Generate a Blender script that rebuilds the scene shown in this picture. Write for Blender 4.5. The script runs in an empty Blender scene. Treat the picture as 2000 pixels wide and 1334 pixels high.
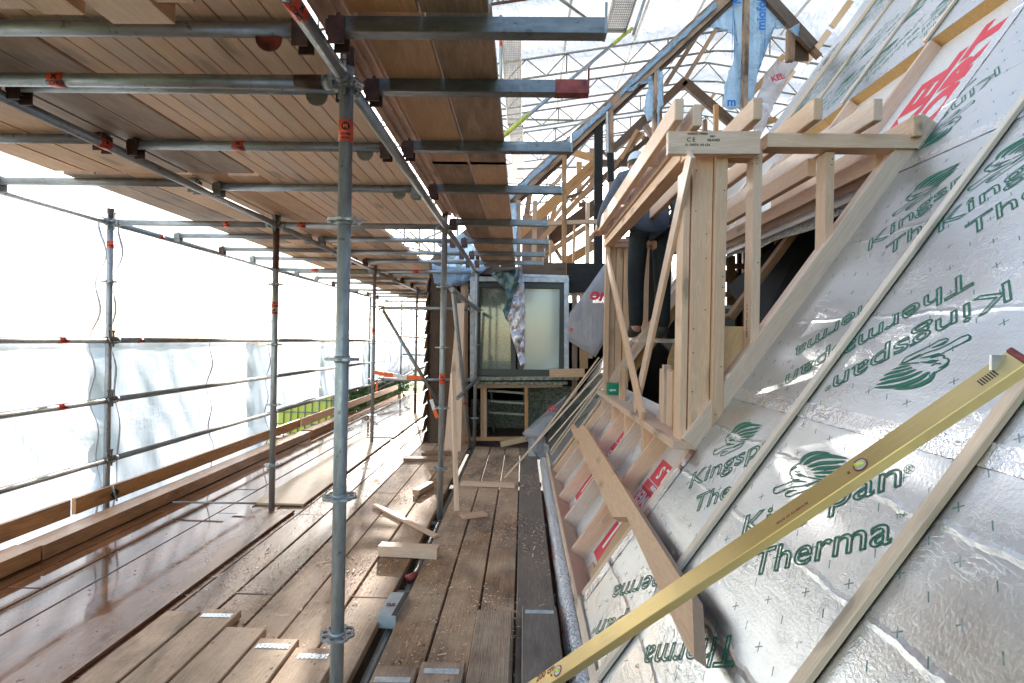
import bpy, bmesh, math, random
from mathutils import Vector, Matrix, noise
random.seed(7)
R = math.radians
sc = bpy.context.scene

# ------------------------------------------------------------------ camera model (photo pixel space 2000 x 1334)
F_, CX, CY = 1082.0, 1000.0, 667.0
_Y = Vector((22, 2, F_)).normalized()
_Z = Vector((.018, 1, 0)); _Z = (_Z - _Z.dot(_Y) * _Y).normalized()
_X = _Y.cross(_Z)
if _X.x < 0: _X = -_X
CAM = Vector((0, 0, 1.46))
# camera axes in world space
KR = Vector((_X.x, _Y.x, _Z.x)); KU = Vector((_X.y, _Y.y, _Z.y)); KF = Vector((_X.z, _Y.z, _Z.z))
cd = bpy.data.cameras.new('camera'); cam = bpy.data.objects.new('camera', cd); sc.collection.objects.link(cam)
cam.matrix_world = Matrix(((KR.x, KU.x, -KF.x, CAM.x), (KR.y, KU.y, -KF.y, CAM.y), (KR.z, KU.z, -KF.z, CAM.z), (0, 0, 0, 1)))
cd.sensor_width = 36; cd.lens = 36 * F_ / 2000; cd.clip_start = .02; cd.clip_end = 500
sc.camera = cam
# ------------------------------------------------------------------ sky, sun, exposure
SUN = Vector((-.215, .945, .25)).normalized()
w = bpy.data.worlds.new("World"); sc.world = w; w.use_nodes = True
wn = w.node_tree; sky = wn.nodes.new('ShaderNodeTexSky'); sky.sky_type = 'NISHITA'; sky.sun_disc = False
sky.sun_elevation = math.asin(SUN.z); sky.sun_rotation = math.atan2(SUN.x, SUN.y)
sky.air_density = 1.0; sky.dust_density = .7; sky.ozone_density = 1.0
bg = wn.nodes['Background']; bg.inputs[1].default_value = .15
wn.links.new(sky.outputs[0], bg.inputs[0])
sl = bpy.data.lights.new('sun', 'SUN'); sl.energy = 5.0; sl.angle = R(.9); sl.color = (1, .93, .83)
so = bpy.data.objects.new('sun', sl); sc.collection.objects.link(so)
so.rotation_euler = (-SUN).to_track_quat('-Z', 'Y').to_euler()
sc.view_settings.view_transform = 'Standard'; sc.view_settings.look = 'None'
sc.view_settings.exposure = 2.3; sc.view_settings.gamma = 1
sc.cycles.max_bounces = 10; sc.cycles.transparent_max_bounces = 24; sc.cycles.diffuse_bounces = 5
sc.cycles.glossy_bounces = 4; sc.cycles.transmission_bounces = 8; sc.cycles.sample_clamp_indirect = 8
sc.cycles.caustics_reflective = False; sc.cycles.caustics_refractive = False

# ------------------------------------------------------------------ pixel -> place
def ray(px, py):
    x, y = px - CX, CY - py
    v = KR * x + KU * y + KF * F_
    return v / v.y
def at(px, py, d): return CAM + ray(px, py) * d
def atz(px, py, z):
    r = ray(px, py); return CAM + r * ((z - CAM.z) / r.z)
def atx(px, py, x):
    r = ray(px, py); return CAM + r * (x / r.x)
TH = R(55); RX0 = .30
U = Vector((math.cos(TH), 0, math.sin(TH))); N = Vector((-math.sin(TH), 0, math.cos(TH))); V = Vector((0, 1, 0))
P0 = Vector((RX0, 0, 0))
ROOFM = Matrix(((U.x, 0, N.x, P0.x), (0, 1, 0, 0), (U.z, 0, N.z, 0), (0, 0, 0, 1)))   # local (s, v, n)
def rp(s, v, n=0): return P0 + U * s + V * v + N * n
def rf(px, py, off=0):
    r = ray(px, py); return CAM + r * (((P0 - CAM).dot(N) + off) / r.dot(N))
def rs(px, py, off=0):
    p = rf(px, py, off); return Vector(((p - P0).dot(U), p.y))

# ------------------------------------------------------------------ materials
class NT:
    def __init__(s, name):
        s.m = bpy.data.materials.new(name); s.m.use_nodes = True; s.t = s.m.node_tree
        s.b = s.t.nodes['Principled BSDF']; s.out = s.t.nodes['Material Output']
    def n(s, ty, _props=None, **k):
        nd = s.t.nodes.new('ShaderNode' + ty)
        for a, v in (_props or {}).items(): setattr(nd, a, v)
        for a, v in k.items():
            key = int(a[1:]) if a[0] == 'i' and a[1:].isdigit() else a
            s.set(nd.inputs[key], v)
        return nd
    def set(s, inp, v):
        if isinstance(v, bpy.types.NodeSocket): s.t.links.new(v, inp)
        elif isinstance(v, (tuple, list)) and inp.type == 'RGBA' and len(v) == 3: inp.default_value = (*v, 1)
        else: inp.default_value = v
    def math(s, op, a, b=0.0, c=None, clamp=False):
        nd = s.n('Math', dict(operation=op, use_clamp=clamp), i0=a, i1=b)
        if c is not None: s.set(nd.inputs[2], c)
        return nd.outputs[0]
    def mix(s, f, a, b, mode='MIX'):
        a, b = [(q, q, q) if isinstance(q, (int, float)) else q for q in (a, b)]
        nd = s.n('Mix', dict(data_type='RGBA', blend_type=mode))
        s.set(nd.inputs[0], f); s.set(nd.inputs[6], a); s.set(nd.inputs[7], b); return nd.outputs[2]
    def ramp(s, f, lo, hi, a=0.0, b=1.0):
        return s.n('MapRange', dict(clamp=True), i0=f, i1=lo, i2=hi, i3=a, i4=b).outputs[0]
    def obj(s, scale=(1, 1, 1), rand=True, src='Object'):
        tc = s.n('TexCoord').outputs[src]
        if rand:
            oi = s.n('ObjectInfo').outputs['Random']
            off = s.n('CombineXYZ', X=s.math('MULTIPLY', oi, 37.0), Y=s.math('MULTIPLY', oi, 91.0), Z=s.math('MULTIPLY', oi, 53.0)).outputs[0]
            tc = s.n('VectorMath', dict(operation='ADD'), i0=tc, i1=off).outputs[0]
        return s.n('VectorMath', dict(operation='MULTIPLY'), i0=tc, i1=scale).outputs[0]
    def noise(s, vec, scale, det=3.0, rough=.5, dist=0.0):
        nd = s.n('TexNoise', Vector=vec, Scale=scale, Detail=det, Roughness=rough, Distortion=dist); return nd.outputs[0]
    def bump(s, h, strength=.3, dist=.01, normal=None):
        k = dict(Height=h, Strength=strength, Distance=dist)
        if normal is not None: k['Normal'] = normal
        return s.n('Bump', **k).outputs[0]
    def set_b(s, **k):
        for a, v in k.items(): s.set(s.b.inputs[a.replace('_', ' ')], v)

def wood(name, c1, c2, knots=.7, rough=.6, dirt=0.0, dirtcol=(.05, .035, .025), vary=.25, bump=.15, wet=False, speck=0.0, dust=0.0):
    t = NT(name)
    o = t.obj()
    gx = t.n('VectorMath', dict(operation='MULTIPLY'), i0=o, i1=(1.3, 16, 16)).outputs[0]
    g1 = t.noise(gx, 1.6, 3, .55, .6)
    gf = t.n('VectorMath', dict(operation='MULTIPLY'), i0=o, i1=(3, 140, 140)).outputs[0]
    g2 = t.noise(gf, 1.0, 2)
    ring = t.math('SINE', t.math('MULTIPLY', g1, 46.0))
    ring = t.ramp(ring, -.2, 1.0)
    f = t.math('ADD', t.math('MULTIPLY', ring, .42), t.math('MULTIPLY', g2, .55), clamp=True)
    col = t.mix(f, c1, c2)
    # knots
    kv = t.n('VectorMath', dict(operation='MULTIPLY'), i0=o, i1=(2.6, 9.5, 9.5)).outputs[0]
    kv = t.n('VectorMath', dict(operation='ADD'), i0=kv, i1=t.n('VectorMath', dict(operation='MULTIPLY'), i0=t.n('TexNoise', Vector=o, Scale=9.0).outputs[1], i1=(.25, .25, .25)).outputs[0]).outputs[0]
    vo = t.n('TexVoronoi', Vector=kv, Scale=1.0)
    pick = t.n('SeparateColor', Color=vo.outputs['Color']).outputs[0]
    kn = t.math('MULTIPLY', t.math('MAXIMUM', t.math('MULTIPLY', t.ramp(vo.outputs['Distance'], .34, .24), .45), t.ramp(vo.outputs['Distance'], .27, .15)), t.ramp(pick, .62, .66))
    col = t.mix(t.math('MULTIPLY', kn, knots), col, tuple(x * .33 for x in c2))
    oi = t.n('ObjectInfo').outputs['Random']
    val = t.ramp(oi, 0, 1, 1 - vary, 1 + vary * .6)
    hs = t.n('HueSaturation', Color=col, Value=val, Saturation=t.ramp(t.math('FRACT', t.math('MULTIPLY', oi, 7.3)), 0, 1, .8, 1.12))
    col = hs.outputs[0]
    if dirt > 0:
        d = t.ramp(t.noise(t.obj((.9, 3, 3)), 3.0, 5, .62), .42, .68)
        col = t.mix(t.math('MULTIPLY', d, dirt), col, dirtcol)
    h = t.math('ADD', t.math('MULTIPLY', ring, .3), g2)
    ro = t.ramp(g2, 0, 1, rough - .08, rough + .12)
    if dust > 0:
        geo = t.n('NewGeometry').outputs['Position']
        du = t.ramp(t.noise(geo, 1.3, 5, .65), .40, .62)
        fine = t.ramp(t.noise(geo, 190.0, 2), .35, .65, .55, 1.0)
        col = t.mix(t.math('MULTIPLY', t.math('MULTIPLY', du, dust), fine), col, (.72, .52, .35))
    if speck > 0:
        geo = t.n('NewGeometry').outputs['Position']
        sp = t.n('TexVoronoi', Vector=t.n('VectorMath', dict(operation='MULTIPLY'), i0=geo, i1=(1, .55, 1)).outputs[0], Scale=38.0)
        sm = t.math('MULTIPLY', t.ramp(sp.outputs['Distance'], .26, .16), t.ramp(t.noise(geo, 3.1, 4, .6), .48, .62))
        sm = t.math('MULTIPLY', sm, t.ramp(t.n('SeparateColor', Color=sp.outputs['Color']).outputs[1], .5, .6))
        col = t.mix(t.math('MULTIPLY', sm, speck), col, (.035, .025, .018))
        h = t.math('ADD', h, t.math('MULTIPLY', sm, 2.0))
    if wet:
        geo = t.n('NewGeometry').outputs['Position']
        xyz = t.n('SeparateXYZ', Vector=geo)
        nz = t.noise(t.n('VectorMath', dict(operation='MULTIPLY'), i0=geo, i1=(2.2, .8, 1)).outputs[0], 1.5, 5, .6, .4)
        wx = t.math('ADD', xyz.outputs[0], t.math('MULTIPLY', nz, 1.5))
        wm = t.ramp(wx, -.62, -1.25)
        film = t.ramp(t.math('ADD', wx, t.math('MULTIPLY', t.noise(geo, 14.0, 4, .7), .6)), -.80, -1.15)
        col = t.mix(t.math('MULTIPLY', wm, .72), col, t.mix(1.0, col, (.55, .24, .09), 'MULTIPLY'))
        ro = t.mix(wm, ro, .26)
        ro = t.mix(film, ro, .045)
        h = t.math('MULTIPLY', h, t.ramp(film, 0, 1, 1.0, .06))
        t.set(t.b.inputs['Coat Weight'], t.math('MULTIPLY', film, .5)); t.b.inputs['Coat Roughness'].default_value = .04
    t.set_b(Base_Color=col, Roughness=ro, Normal=t.bump(h, bump, .004))
    if not wet and rough > .5: t.b.inputs['Specular IOR Level'].default_value = .3
    return t.m

M = {}
M['pine'] = wood('new_pine', (.70, .44, .285), (.84, .585, .41), vary=.10, rough=.55)
M['pine_pink'] = wood('pink_pine', (.63, .42, .31), (.76, .56, .44), vary=.10)
M['batten'] = wood('batten_pine', (.80, .57, .41), (.90, .70, .52), vary=.1)
M['plank_new'] = wood('pale_plank', (.76, .51, .35), (.90, .67, .49), vary=.12, knots=.6)
M['plank_tan'] = wood('tan_plank', (.60, .34, .18), (.78, .49, .28), vary=.18, dirt=.3, dirtcol=(.22, .13, .07))
M['plank_old'] = wood('weathered_plank', (.34, .225, .155), (.54, .385, .275), vary=.22, dirt=.5, dirtcol=(.12, .085, .06))
M['floor'] = wood('trodden_floor_board', (.30, .17, .095), (.52, .325, .195), vary=.18, dirt=.7, dirtcol=(.10, .07, .05), dust=.8, speck=.8, rough=.72, bump=.5)
M['floor_wet'] = wood('wet_floor_board', (.22, .13, .075), (.38, .24, .145), vary=.1, dirt=.6, dirtcol=(.10, .06, .035), speck=1.0, wet=True, rough=.55, dust=.3, bump=.35)
M['floor_dark'] = wood('dark_floor_board', (.16, .125, .10), (.29, .235, .19), vary=.12, dirt=.4, speck=.4, rough=.5, dust=.15)
M['orange'] = wood('orange_timber', (.50, .27, .13), (.64, .38, .20), vary=.15, knots=.5)
M['brown'] = wood('old_brown_timber', (.26, .14, .08), (.46, .28, .17), vary=.25, dirt=.4)
M['darkwood'] = wood('dark_old_timber', (.10, .058, .038), (.20, .12, .08), vary=.2, dirt=.4)
M['char'] = wood('charred_timber', (.012, .011, .010), (.035, .028, .024), vary=.1, rough=.8)
M['toe'] = wood('wet_toe_board', (.50, .24, .10), (.72, .40, .18), vary=.15, dirt=.4, dirtcol=(.13, .07, .035), rough=.22)
M['ply'] = wood('plywood', (.56, .37, .20), (.72, .52, .32), vary=.1, knots=.25)

def plain(name, col, rough=.5, metal=0.0, nz=0.0, nscale=20., bump=0.0, spec=None):
    t = NT(name)
    o = t.obj()
    nn = t.noise(o, nscale, 4, .6)
    c = t.mix(t.ramp(nn, .35, .65), tuple(x * (1 - nz) for x in col), tuple(min(1, x * (1 + nz)) for x in col)) if nz else col
    t.set_b(Base_Color=c, Roughness=t.ramp(nn, .3, .7, rough * .85, min(1, rough * 1.15)) if nz else rough, Metallic=metal)
    if bump: t.set_b(Normal=t.bump(nn, bump, .004))
    return t.m
def galv(name, a, b, metal=.55):
    t = NT(name); o = t.obj()
    n1 = t.noise(t.obj((1, 4, 4)), 9., 5, .65); n2 = t.noise(o, 70., 3, .6)
    c = t.mix(t.ramp(n1, .35, .68), a, b)
    spots = t.ramp(t.noise(o, 38., 2, .5), .66, .72)
    c = t.mix(t.math('MULTIPLY', spots, .55), c, (.06, .055, .05))
    smear = t.ramp(t.noise(t.obj((2, 14, 14)), 2.2, 4, .6), .62, .74)
    c = t.mix(t.math('MULTIPLY', smear, .5), c, (.62, .62, .60))
    t.set_b(Base_Color=c, Metallic=metal, Roughness=t.ramp(n2, .3, .7, .34, .55), Normal=t.bump(n2, .15, .002))
    return t.m
M['galv'] = galv('galvanised_steel', (.27, .285, .295), (.43, .445, .455))
M['galv_old'] = galv('aged_galvanised_steel', (.22, .225, .22), (.36, .36, .345))
M['rust'] = plain('rusty_steel', (.10, .045, .035), .6, .3, .4)
M['redpaint'] = plain('worn_red_paint', (.27, .05, .04), .6, .1, .6, 22.)
M['galv_dark'] = galv('dull_square_steel', (.14, .145, .15), (.235, .24, .245), .4)
M['gable'] = wood('scorched_gable_timber', (.38, .19, .10), (.58, .34, .19), vary=.15, dirt=.85, dirtcol=(.03, .02, .015), rough=.7)
M['sticker'] = plain('orange_red_sticker', (.85, .10, .04), .4)
M['black'] = plain('black_ink', (.015, .015, .015), .6)
M['yellow'] = plain('yellow_green_paint', (.55, .55, .07), .5, 0, .2)
M['red_print'] = plain('red_print', (.72, .035, .06), .45)
M['white_print'] = plain('white_print', (.85, .82, .80), .5)
M['green_print'] = plain('green_print', (.0, .14, .075), .45)
M['dark_green_print'] = plain('dark_green_print', (.02, .09, .07), .45)
M['blue_print'] = plain('blue_print', (.02, .16, .50), .5)
t = NT('brass_coloured_aluminium'); o = t.obj()
sc1 = t.ramp(t.noise(t.obj((2, 60, 60)), 3., 4, .7), .60, .66); du = t.ramp(t.noise(o, 5., 5, .7), .45, .7)
t.set_b(Base_Color=t.mix(t.math('MULTIPLY', sc1, .35), t.mix(t.math('MULTIPLY', du, .3), (.66, .46, .18), (.52, .41, .26)), (.75, .68, .5)), Metallic=.6, Roughness=t.ramp(du, 0, 1, .3, .5), Normal=t.bump(sc1, .1, .001))
M['gold'] = t.m
M['steel'] = plain('bright_zinc_plate', (.62, .64, .65), .35, .8, .15)
M['orange_tape'] = plain('orange_tape', (1., .15, .02), .4)
M['white_tape'] = plain('white_tape', (.85, .84, .82), .4)
M['frame_white'] = plain('weathered_white_frame', (.55, .56, .56), .5, 0, .2, 14.)
M['frame_dark'] = plain('dark_window_frame', (.03, .033, .033), .4)
M['sill'] = plain('mossy_sill', (.26, .27, .22), .8, 0, .6, 30., .5)
M['dark_interior'] = plain('dark_interior', (.035, .027, .02), .9, 0, .4, 3.)  # near-black colour stands in for the darkness indoors
M['black_membrane'] = plain('black_membrane', (.012, .011, .011), .45, 0, .3, 8., .4)
M['pir'] = plain('foam_edge', (.52, .31, .12), .8, 0, .12, 60.)
M['green_box'] = plain('green_cardboard', (.0, .22, .11), .5)
M['box_silver'] = plain('silver_carton', (.42, .45, .45), .4, .1, .1)
M['cloth'] = plain('dark_grey_cloth', (.085, .095, .12), .9, 0, .25, 90., .3)
M['cap'] = plain('pale_cap', (.62, .62, .66), .8)
M['skin'] = plain('skin', (.50, .27, .19), .5)
M['boot'] = plain('dark_boot', (.03, .025, .02), .6)
M['trousers'] = plain('black_trousers', (.007, .007, .007), .8, 0, .3, 30., .4)
M['lime'] = plain('yellow_plastic', (.75, .72, .12), .4)
M['hair'] = plain('brown_hair', (.05, .03, .02), .7)
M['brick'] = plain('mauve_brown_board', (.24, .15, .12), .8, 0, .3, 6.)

# aluminium-faced foil: wrinkles in bump, printed crosses by roof coordinates
def foil(name, marks=True, tint=(.70, .72, .745), rough=.26, wr=.34):
    t = NT(name)
    tc = t.n('TexCoord').outputs['Object']
    big = t.noise(t.n('VectorMath', dict(operation='MULTIPLY'), i0=tc, i1=(1.6, .9, 1)).outputs[0], 2.4, 3, .5, .3)
    mid = t.noise(t.n('VectorMath', dict(operation='MULTIPLY'), i0=tc, i1=(9, 5, 1)).outputs[0], 2.6, 4, .6, 1.2)
    fine = t.noise(tc, 95.0, 3, .55)
    lines = t.noise(t.n('VectorMath', dict(operation='MULTIPLY'), i0=tc, i1=(34, 2.2, 1)).outputs[0], 1.2, 2, .5, .4)
    ridge = t.math('SUBTRACT', 1.0, t.math('ABSOLUTE', t.math('MULTIPLY', t.math('SUBTRACT', mid, .5), 9.0), clamp=True))
    ridge = t.math('POWER', ridge, 6.0)
    patch = t.ramp(big, .42, .6)
    xyz = t.n('SeparateXYZ', Vector=tc)
    # long creases that run along the roof
    cre = None
    for s0 in (.34, .62, .97, 1.26, 1.93, 2.43, 3.36, 4.0):
        wob = t.math('MULTIPLY', t.math('SUBTRACT', t.noise(t.n('VectorMath', dict(operation='ADD'), i0=tc, i1=(s0 * 9, 0, 0)).outputs[0], 7.0, 3, .6), .5), .05)
        dd = t.math('ABSOLUTE', t.math('ADD', t.math('SUBTRACT', xyz.outputs[0], s0), wob))
        c1 = t.ramp(dd, .014, 0.0)
        cre = c1 if cre is None else t.math('MAXIMUM', cre, c1)
    h = t.math('ADD', t.math('MULTIPLY', fine, .15), t.math('MULTIPLY', t.math('MULTIPLY', ridge, patch), .16))
    h = t.math('ADD', h, t.math('MULTIPLY', lines, .10))
    h = t.math('ADD', h, t.math('MULTIPLY', cre, .55))
    h = t.math('ADD', h, t.math('MULTIPLY', big, .9))
    col = tint
    if marks:
        a = R(-51); cs, sn = math.cos(a), math.sin(a)
        p = t.math('ADD', t.math('MULTIPLY', xyz.outputs[0], cs), t.math('MULTIPLY', xyz.outputs[1], sn))
        q = t.math('ADD', t.math('MULTIPLY', xyz.outputs[0], -sn), t.math('MULTIPLY', xyz.outputs[1], cs))
        def grid(off, cell, arm, wd, cross):
            fx = t.math('ABSOLUTE', t.math('SUBTRACT', t.math('FRACT', t.math('ADD', t.math('DIVIDE', p, cell), off)), .5))
            fy = t.math('ABSOLUTE', t.math('SUBTRACT', t.math('FRACT', t.math('ADD', t.math('DIVIDE', q, cell), off)), .5))
            A = t.math('MULTIPLY', t.math('LESS_THAN', fx, wd), t.math('LESS_THAN', fy, arm))
            if cross:
                A = t.math('MAXIMUM', A, t.math('MULTIPLY', t.math('LESS_THAN', fy, wd), t.math('LESS_THAN', fx, arm)))
            return A
        mk = t.math('MAXIMUM', grid(0., .150, .10, .014, True), grid(.5, .150, .09, .013, False))
        mk = t.math('MULTIPLY', mk, t.ramp(t.noise(tc, 6., 3), .38, .5))
        col = t.mix(t.math('MULTIPLY', mk, .85), tint, (.02, .12, .09))
        t.set_b(Metallic=t.math('SUBTRACT', 1.0, mk))
    else: t.set_b(Metallic=1.0)
    t.set_b(Base_Color=col, Roughness=t.ramp(t.noise(tc, 3.0, 3), .3, .7, rough, rough + .16), Normal=t.bump(h, wr, .02))
    return t.m
M['foil'] = foil('foil_facing')
M['tape_foil'] = foil('foil_tape', False, (.86, .87, .9), .12, 1.0)
M['foil_cloth'] = foil('crumpled_foil', False, (.72, .68, .72), .25, 1.0)
t = NT('bubble_foil')
tc = t.n('TexCoord').outputs['Object']
vo = t.n('TexVoronoi', Vector=tc, Scale=48.0)
t.set_b(Base_Color=(.78, .79, .82), Metallic=.45, Roughness=.38, Normal=t.bump(t.ramp(vo.outputs['Distance'], .1, .6, 1, 0), 1.0, .012))
M['bubble'] = t.m
t = NT('white_bubble_membrane')
tc = t.n('TexCoord').outputs['Object']
vo = t.n('TexVoronoi', Vector=tc, Scale=70.0)
t.set_b(Base_Color=(.74, .68, .64), Metallic=.12, Roughness=.35, Normal=t.bump(t.math('ADD', t.ramp(vo.outputs['Distance'], .1, .6, 1, 0), t.math('MULTIPLY', t.noise(tc, 4., 3), 4.)), .5, .006))
M['bubble_white'] = t.m

def sheet_mat(name, col, transp, trans_w=.75, bump=.4, dirt=.35, streak=True, sc_=1.0):
    """translucent scaffold sheeting"""
    t = NT(name); t.t.nodes.remove(t.b)
    geo = t.n('NewGeometry').outputs['Position']
    n1 = t.noise(t.n('VectorMath', dict(operation='MULTIPLY'), i0=geo, i1=(1, .5, 1.6)).outputs[0], .9 * sc_, 5, .6, .6)
    n2 = t.noise(t.n('VectorMath', dict(operation='MULTIPLY'), i0=geo, i1=(3, 1, .35)).outputs[0], 2.2 * sc_, 5, .65, .8)
    n3 = t.noise(geo, 42.0, 3, .7)
    d = t.math('MULTIPLY', t.ramp(n2, .52, .75), dirt)
    sp = t.math('MULTIPLY', t.ramp(n3, .66, .72), t.ramp(n1, .5, .62))
    c = t.mix(d, col, tuple(x * .78 for x in col))
    c = t.mix(t.math('MULTIPLY', sp, .5), c, (.30, .31, .30))
    nor = t.bump(t.math('ADD', t.math('MULTIPLY', n1, 3.0), n2), bump, .06)
    tl = t.n('BsdfTranslucent', Color=c, Normal=nor).outputs[0]
    df = t.n('BsdfDiffuse', Color=c, Normal=nor).outputs[0]
    gl = t.n('BsdfGlossy', Color=(.9, .9, .92), Roughness=.28, Normal=nor).outputs[0]
    a = t.n('MixShader', i0=trans_w, i1=df, i2=tl).outputs[0]
    a = t.n('MixShader', i0=.06, i1=a, i2=gl).outputs[0]
    tr = t.n('BsdfTransparent', Color=(.96, .97, 1.0)).outputs[0]
    tf = t.ramp(n1, .3, .7, transp * .8, transp * 1.2)
    a = t.n('MixShader', i0=tf, i1=a, i2=tr).outputs[0]
    t.t.links.new(a, t.out.inputs[0]); return t.m
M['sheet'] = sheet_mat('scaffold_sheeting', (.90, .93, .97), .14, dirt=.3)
M['sheet_low'] = sheet_mat('shade_tinted_lower_sheeting', (.50, .54, .62), .08, dirt=.6, bump=.2)  # blue-grey shade of the lower sheeting put into its colour
M['sheet_hi'] = sheet_mat('upper_side_sheeting', (.92, .95, .98), .50, dirt=.1)
M['sheet_end'] = sheet_mat('end_sheeting', (.88, .90, .93), .05, dirt=.1)
M['sheet_roof'] = sheet_mat('roof_sheeting', (.36, .365, .375), .02, bump=1.0, dirt=.25, sc_=.7)
M['membrane_clear'] = sheet_mat('clear_breather_membrane', (.62, .60, .64), .38, trans_w=.4, dirt=.1)
M['membrane_blue'] = sheet_mat('blue_membrane', (.60, .76, .92), .04, trans_w=.55, dirt=.4, bump=.8, sc_=2.5)
t = NT('window_glass')
o = t.obj(rand=False)
t.set_b(Base_Color=t.mix(t.ramp(t.noise(t.obj((1, 1, 1), False), 120., 3, .7), .4, .6), (.09, .12, .10), (.24, .28, .24)), Roughness=.06, Metallic=.0, Specular_IOR_Level=.7)
t.b.inputs['Coat Weight'].default_value = 0.3; t.b.inputs['Coat Roughness'].default_value = .02
M['glass'] = t.m
t = NT('frosted_glass')
t.set_b(Base_Color=(.42, .47, .43), Roughness=.12, Specular_IOR_Level=.6)
t.b.inputs['Coat Weight'].default_value = 0.25; t.b.inputs['Coat Roughness'].default_value = .03
M['glass_white'] = t.m

# ------------------------------------------------------------------ building helpers
C = sc.collection
def world_of(o):
    if o.parent is None: return o.matrix_basis.copy()
    return world_of(o.parent) @ o.matrix_parent_inverse @ o.matrix_basis
def link(name, me, m, parent=None, mw=None):
    o = bpy.data.objects.new(name, me); C.objects.link(o)
    if m is not None and hasattr(me, 'materials'):
        me.materials.clear(); me.materials.append(M[m] if isinstance(m, str) else m)
    if parent is not None:
        o.parent = parent; o.matrix_parent_inverse = world_of(parent).inverted()
    if mw is not None: o.matrix_basis = mw
    return o
def tag(o, label=None, cat=None, group=None, kind=None):
    for k, v in (('label', label), ('category', cat), ('group', group), ('kind', kind)):
        if v: o[k] = v
    return o
def empty(name, loc, label, cat, group=None, kind=None):
    o = bpy.data.objects.new(name, None); C.objects.link(o); o.empty_display_size = .05
    o.location = loc
    return tag(o, label, cat, group, kind)
def frame_mat(a, b, up=None):
    x = (b - a).normalized()
    if up is None: up = Vector((0, 0, 1)) if abs(x.z) < .97 else Vector((0, 1, 0))
    y = up.cross(x).normalized(); z = x.cross(y)
    return Matrix(((x.x, y.x, z.x, a.x), (x.y, y.y, z.y, a.y), (x.z, y.z, z.z, a.z), (0, 0, 0, 1)))
def box_me(L, w, t, bev=.002, skew0=0, skew1=0, seg=1, wob=0.0):
    """box along +x, centred in y (w) and z (t)"""
    bm = bmesh.new(); rings = []
    for i in range(seg + 1):
        f = i / seg; dy = wob * (noise.noise(Vector((f * 3 + L * 7, w * 31, 1))) if wob else 0); dz = wob * .6 * (noise.noise(Vector((f * 3, L * 5, 9))) if wob else 0)
        r = []
        for (yy, zz) in ((-w / 2, -t / 2), (w / 2, -t / 2), (w / 2, t / 2), (-w / 2, t / 2)):
            xx = L * f + (skew0 * yy * (1 - f)) + skew1 * yy * f
            r.append(bm.verts.new((xx, yy + dy, zz + dz)))
        rings.append(r)
    for i in range(seg):
        a, b = rings[i], rings[i + 1]
        for k in range(4): bm.faces.new((a[k], a[(k + 1) % 4], b[(k + 1) % 4], b[k]))
    bm.faces.new(rings[0][::-1]); bm.faces.new(rings[-1])
    bmesh.ops.recalc_face_normals(bm, faces=bm.faces)
    if bev:
        es = [e for e in bm.edges if len(e.link_faces) == 2 and e.calc_face_angle() > .7]
        bmesh.ops.bevel(bm, geom=es, offset=min(bev, t * .3, w * .3), segments=1, affect='EDGES')
    me = bpy.data.meshes.new('timber'); bm.to_mesh(me); bm.free(); return me
def timber(name, a, b, w, t, m, parent=None, up=None, bev=.002, **k):
    a, b = Vector(a), Vector(b)
    return link(name, box_me((b - a).length, w, t, bev, **k), m, parent, frame_mat(a, b, up))
def cyl_into(bm, a, b, r, n=16, cap=True, r2=None):
    r2 = r if r2 is None else r2
    mt = frame_mat(a, b); L = (b - a).length; ra, rb = [], []
    for i in range(n):
        an = 2 * math.pi * i / n
        ra.append(bm.verts.new(mt @ Vector((0, r * math.cos(an), r * math.sin(an)))))
        rb.append(bm.verts.new(mt @ Vector((L, r2 * math.cos(an), r2 * math.sin(an)))))
    fs = []
    for i in range(n): fs.append(bm.faces.new((ra[i], ra[(i + 1) % n], rb[(i + 1) % n], rb[i])))
    for f in fs: f.smooth = True
    if cap: bm.faces.new(ra[::-1]); bm.faces.new(rb)
def box_into(bm, c, sx, sy, sz, rot=None):
    vs = []
    for dz in (-1, 1):
        for dx, dy in ((-1, -1), (1, -1), (1, 1), (-1, 1)):
            p = Vector((dx * sx / 2, dy * sy / 2, dz * sz / 2))
            if rot is not None: p = rot @ p
            vs.append(bm.verts.new(Vector(c) + p))
    for f in ((0, 3, 2, 1), (4, 5, 6, 7), (0, 1, 5, 4), (1, 2, 6, 5), (2, 3, 7, 6), (3, 0, 4, 7)): bm.faces.new([vs[i] for i in f])
def fin(name, bm, m, parent=None, mw=None):
    bmesh.ops.recalc_face_normals(bm, faces=bm.faces)
    me = bpy.data.meshes.new(name); bm.to_mesh(me); bm.free(); return link(name, me, m, parent, mw)
TR = .0242
def tube(name, a, b, m='galv', r=TR, parent=None, n=16):
    a, b = Vector(a), Vector(b); bm = bmesh.new()
    cyl_into(bm, Vector((0, 0, 0)), Vector(((b - a).length, 0, 0)), r, n)
    return fin(name, bm, m, parent, frame_mat(a, b))
def smooth(me):
    for p in me.polygons: p.use_smooth = True
    return me
def prism(name, pts, nrm, th, m, parent=None, axis=None):
    """flat polygon (world points) given a thickness th along -nrm; axis = grain direction"""
    bm = bmesh.new(); nrm = Vector(nrm).normalized()
    mt = Matrix.Identity(4)
    if axis is not None: mt = frame_mat(Vector(pts[0]), Vector(pts[0]) + Vector(axis), nrm)
    iv = mt.inverted()
    a = [bm.verts.new(iv @ Vector(p)) for p in pts]; b = [bm.verts.new(iv @ (Vector(p) - nrm * th)) for p in pts]
    n = len(a); bm.faces.new(a); bm.faces.new(b[::-1])
    for i in range(n): bm.faces.new((a[i], b[i], b[(i + 1) % n], a[(i + 1) % n]))
    return fin(name, bm, m, parent, mt)
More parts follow.
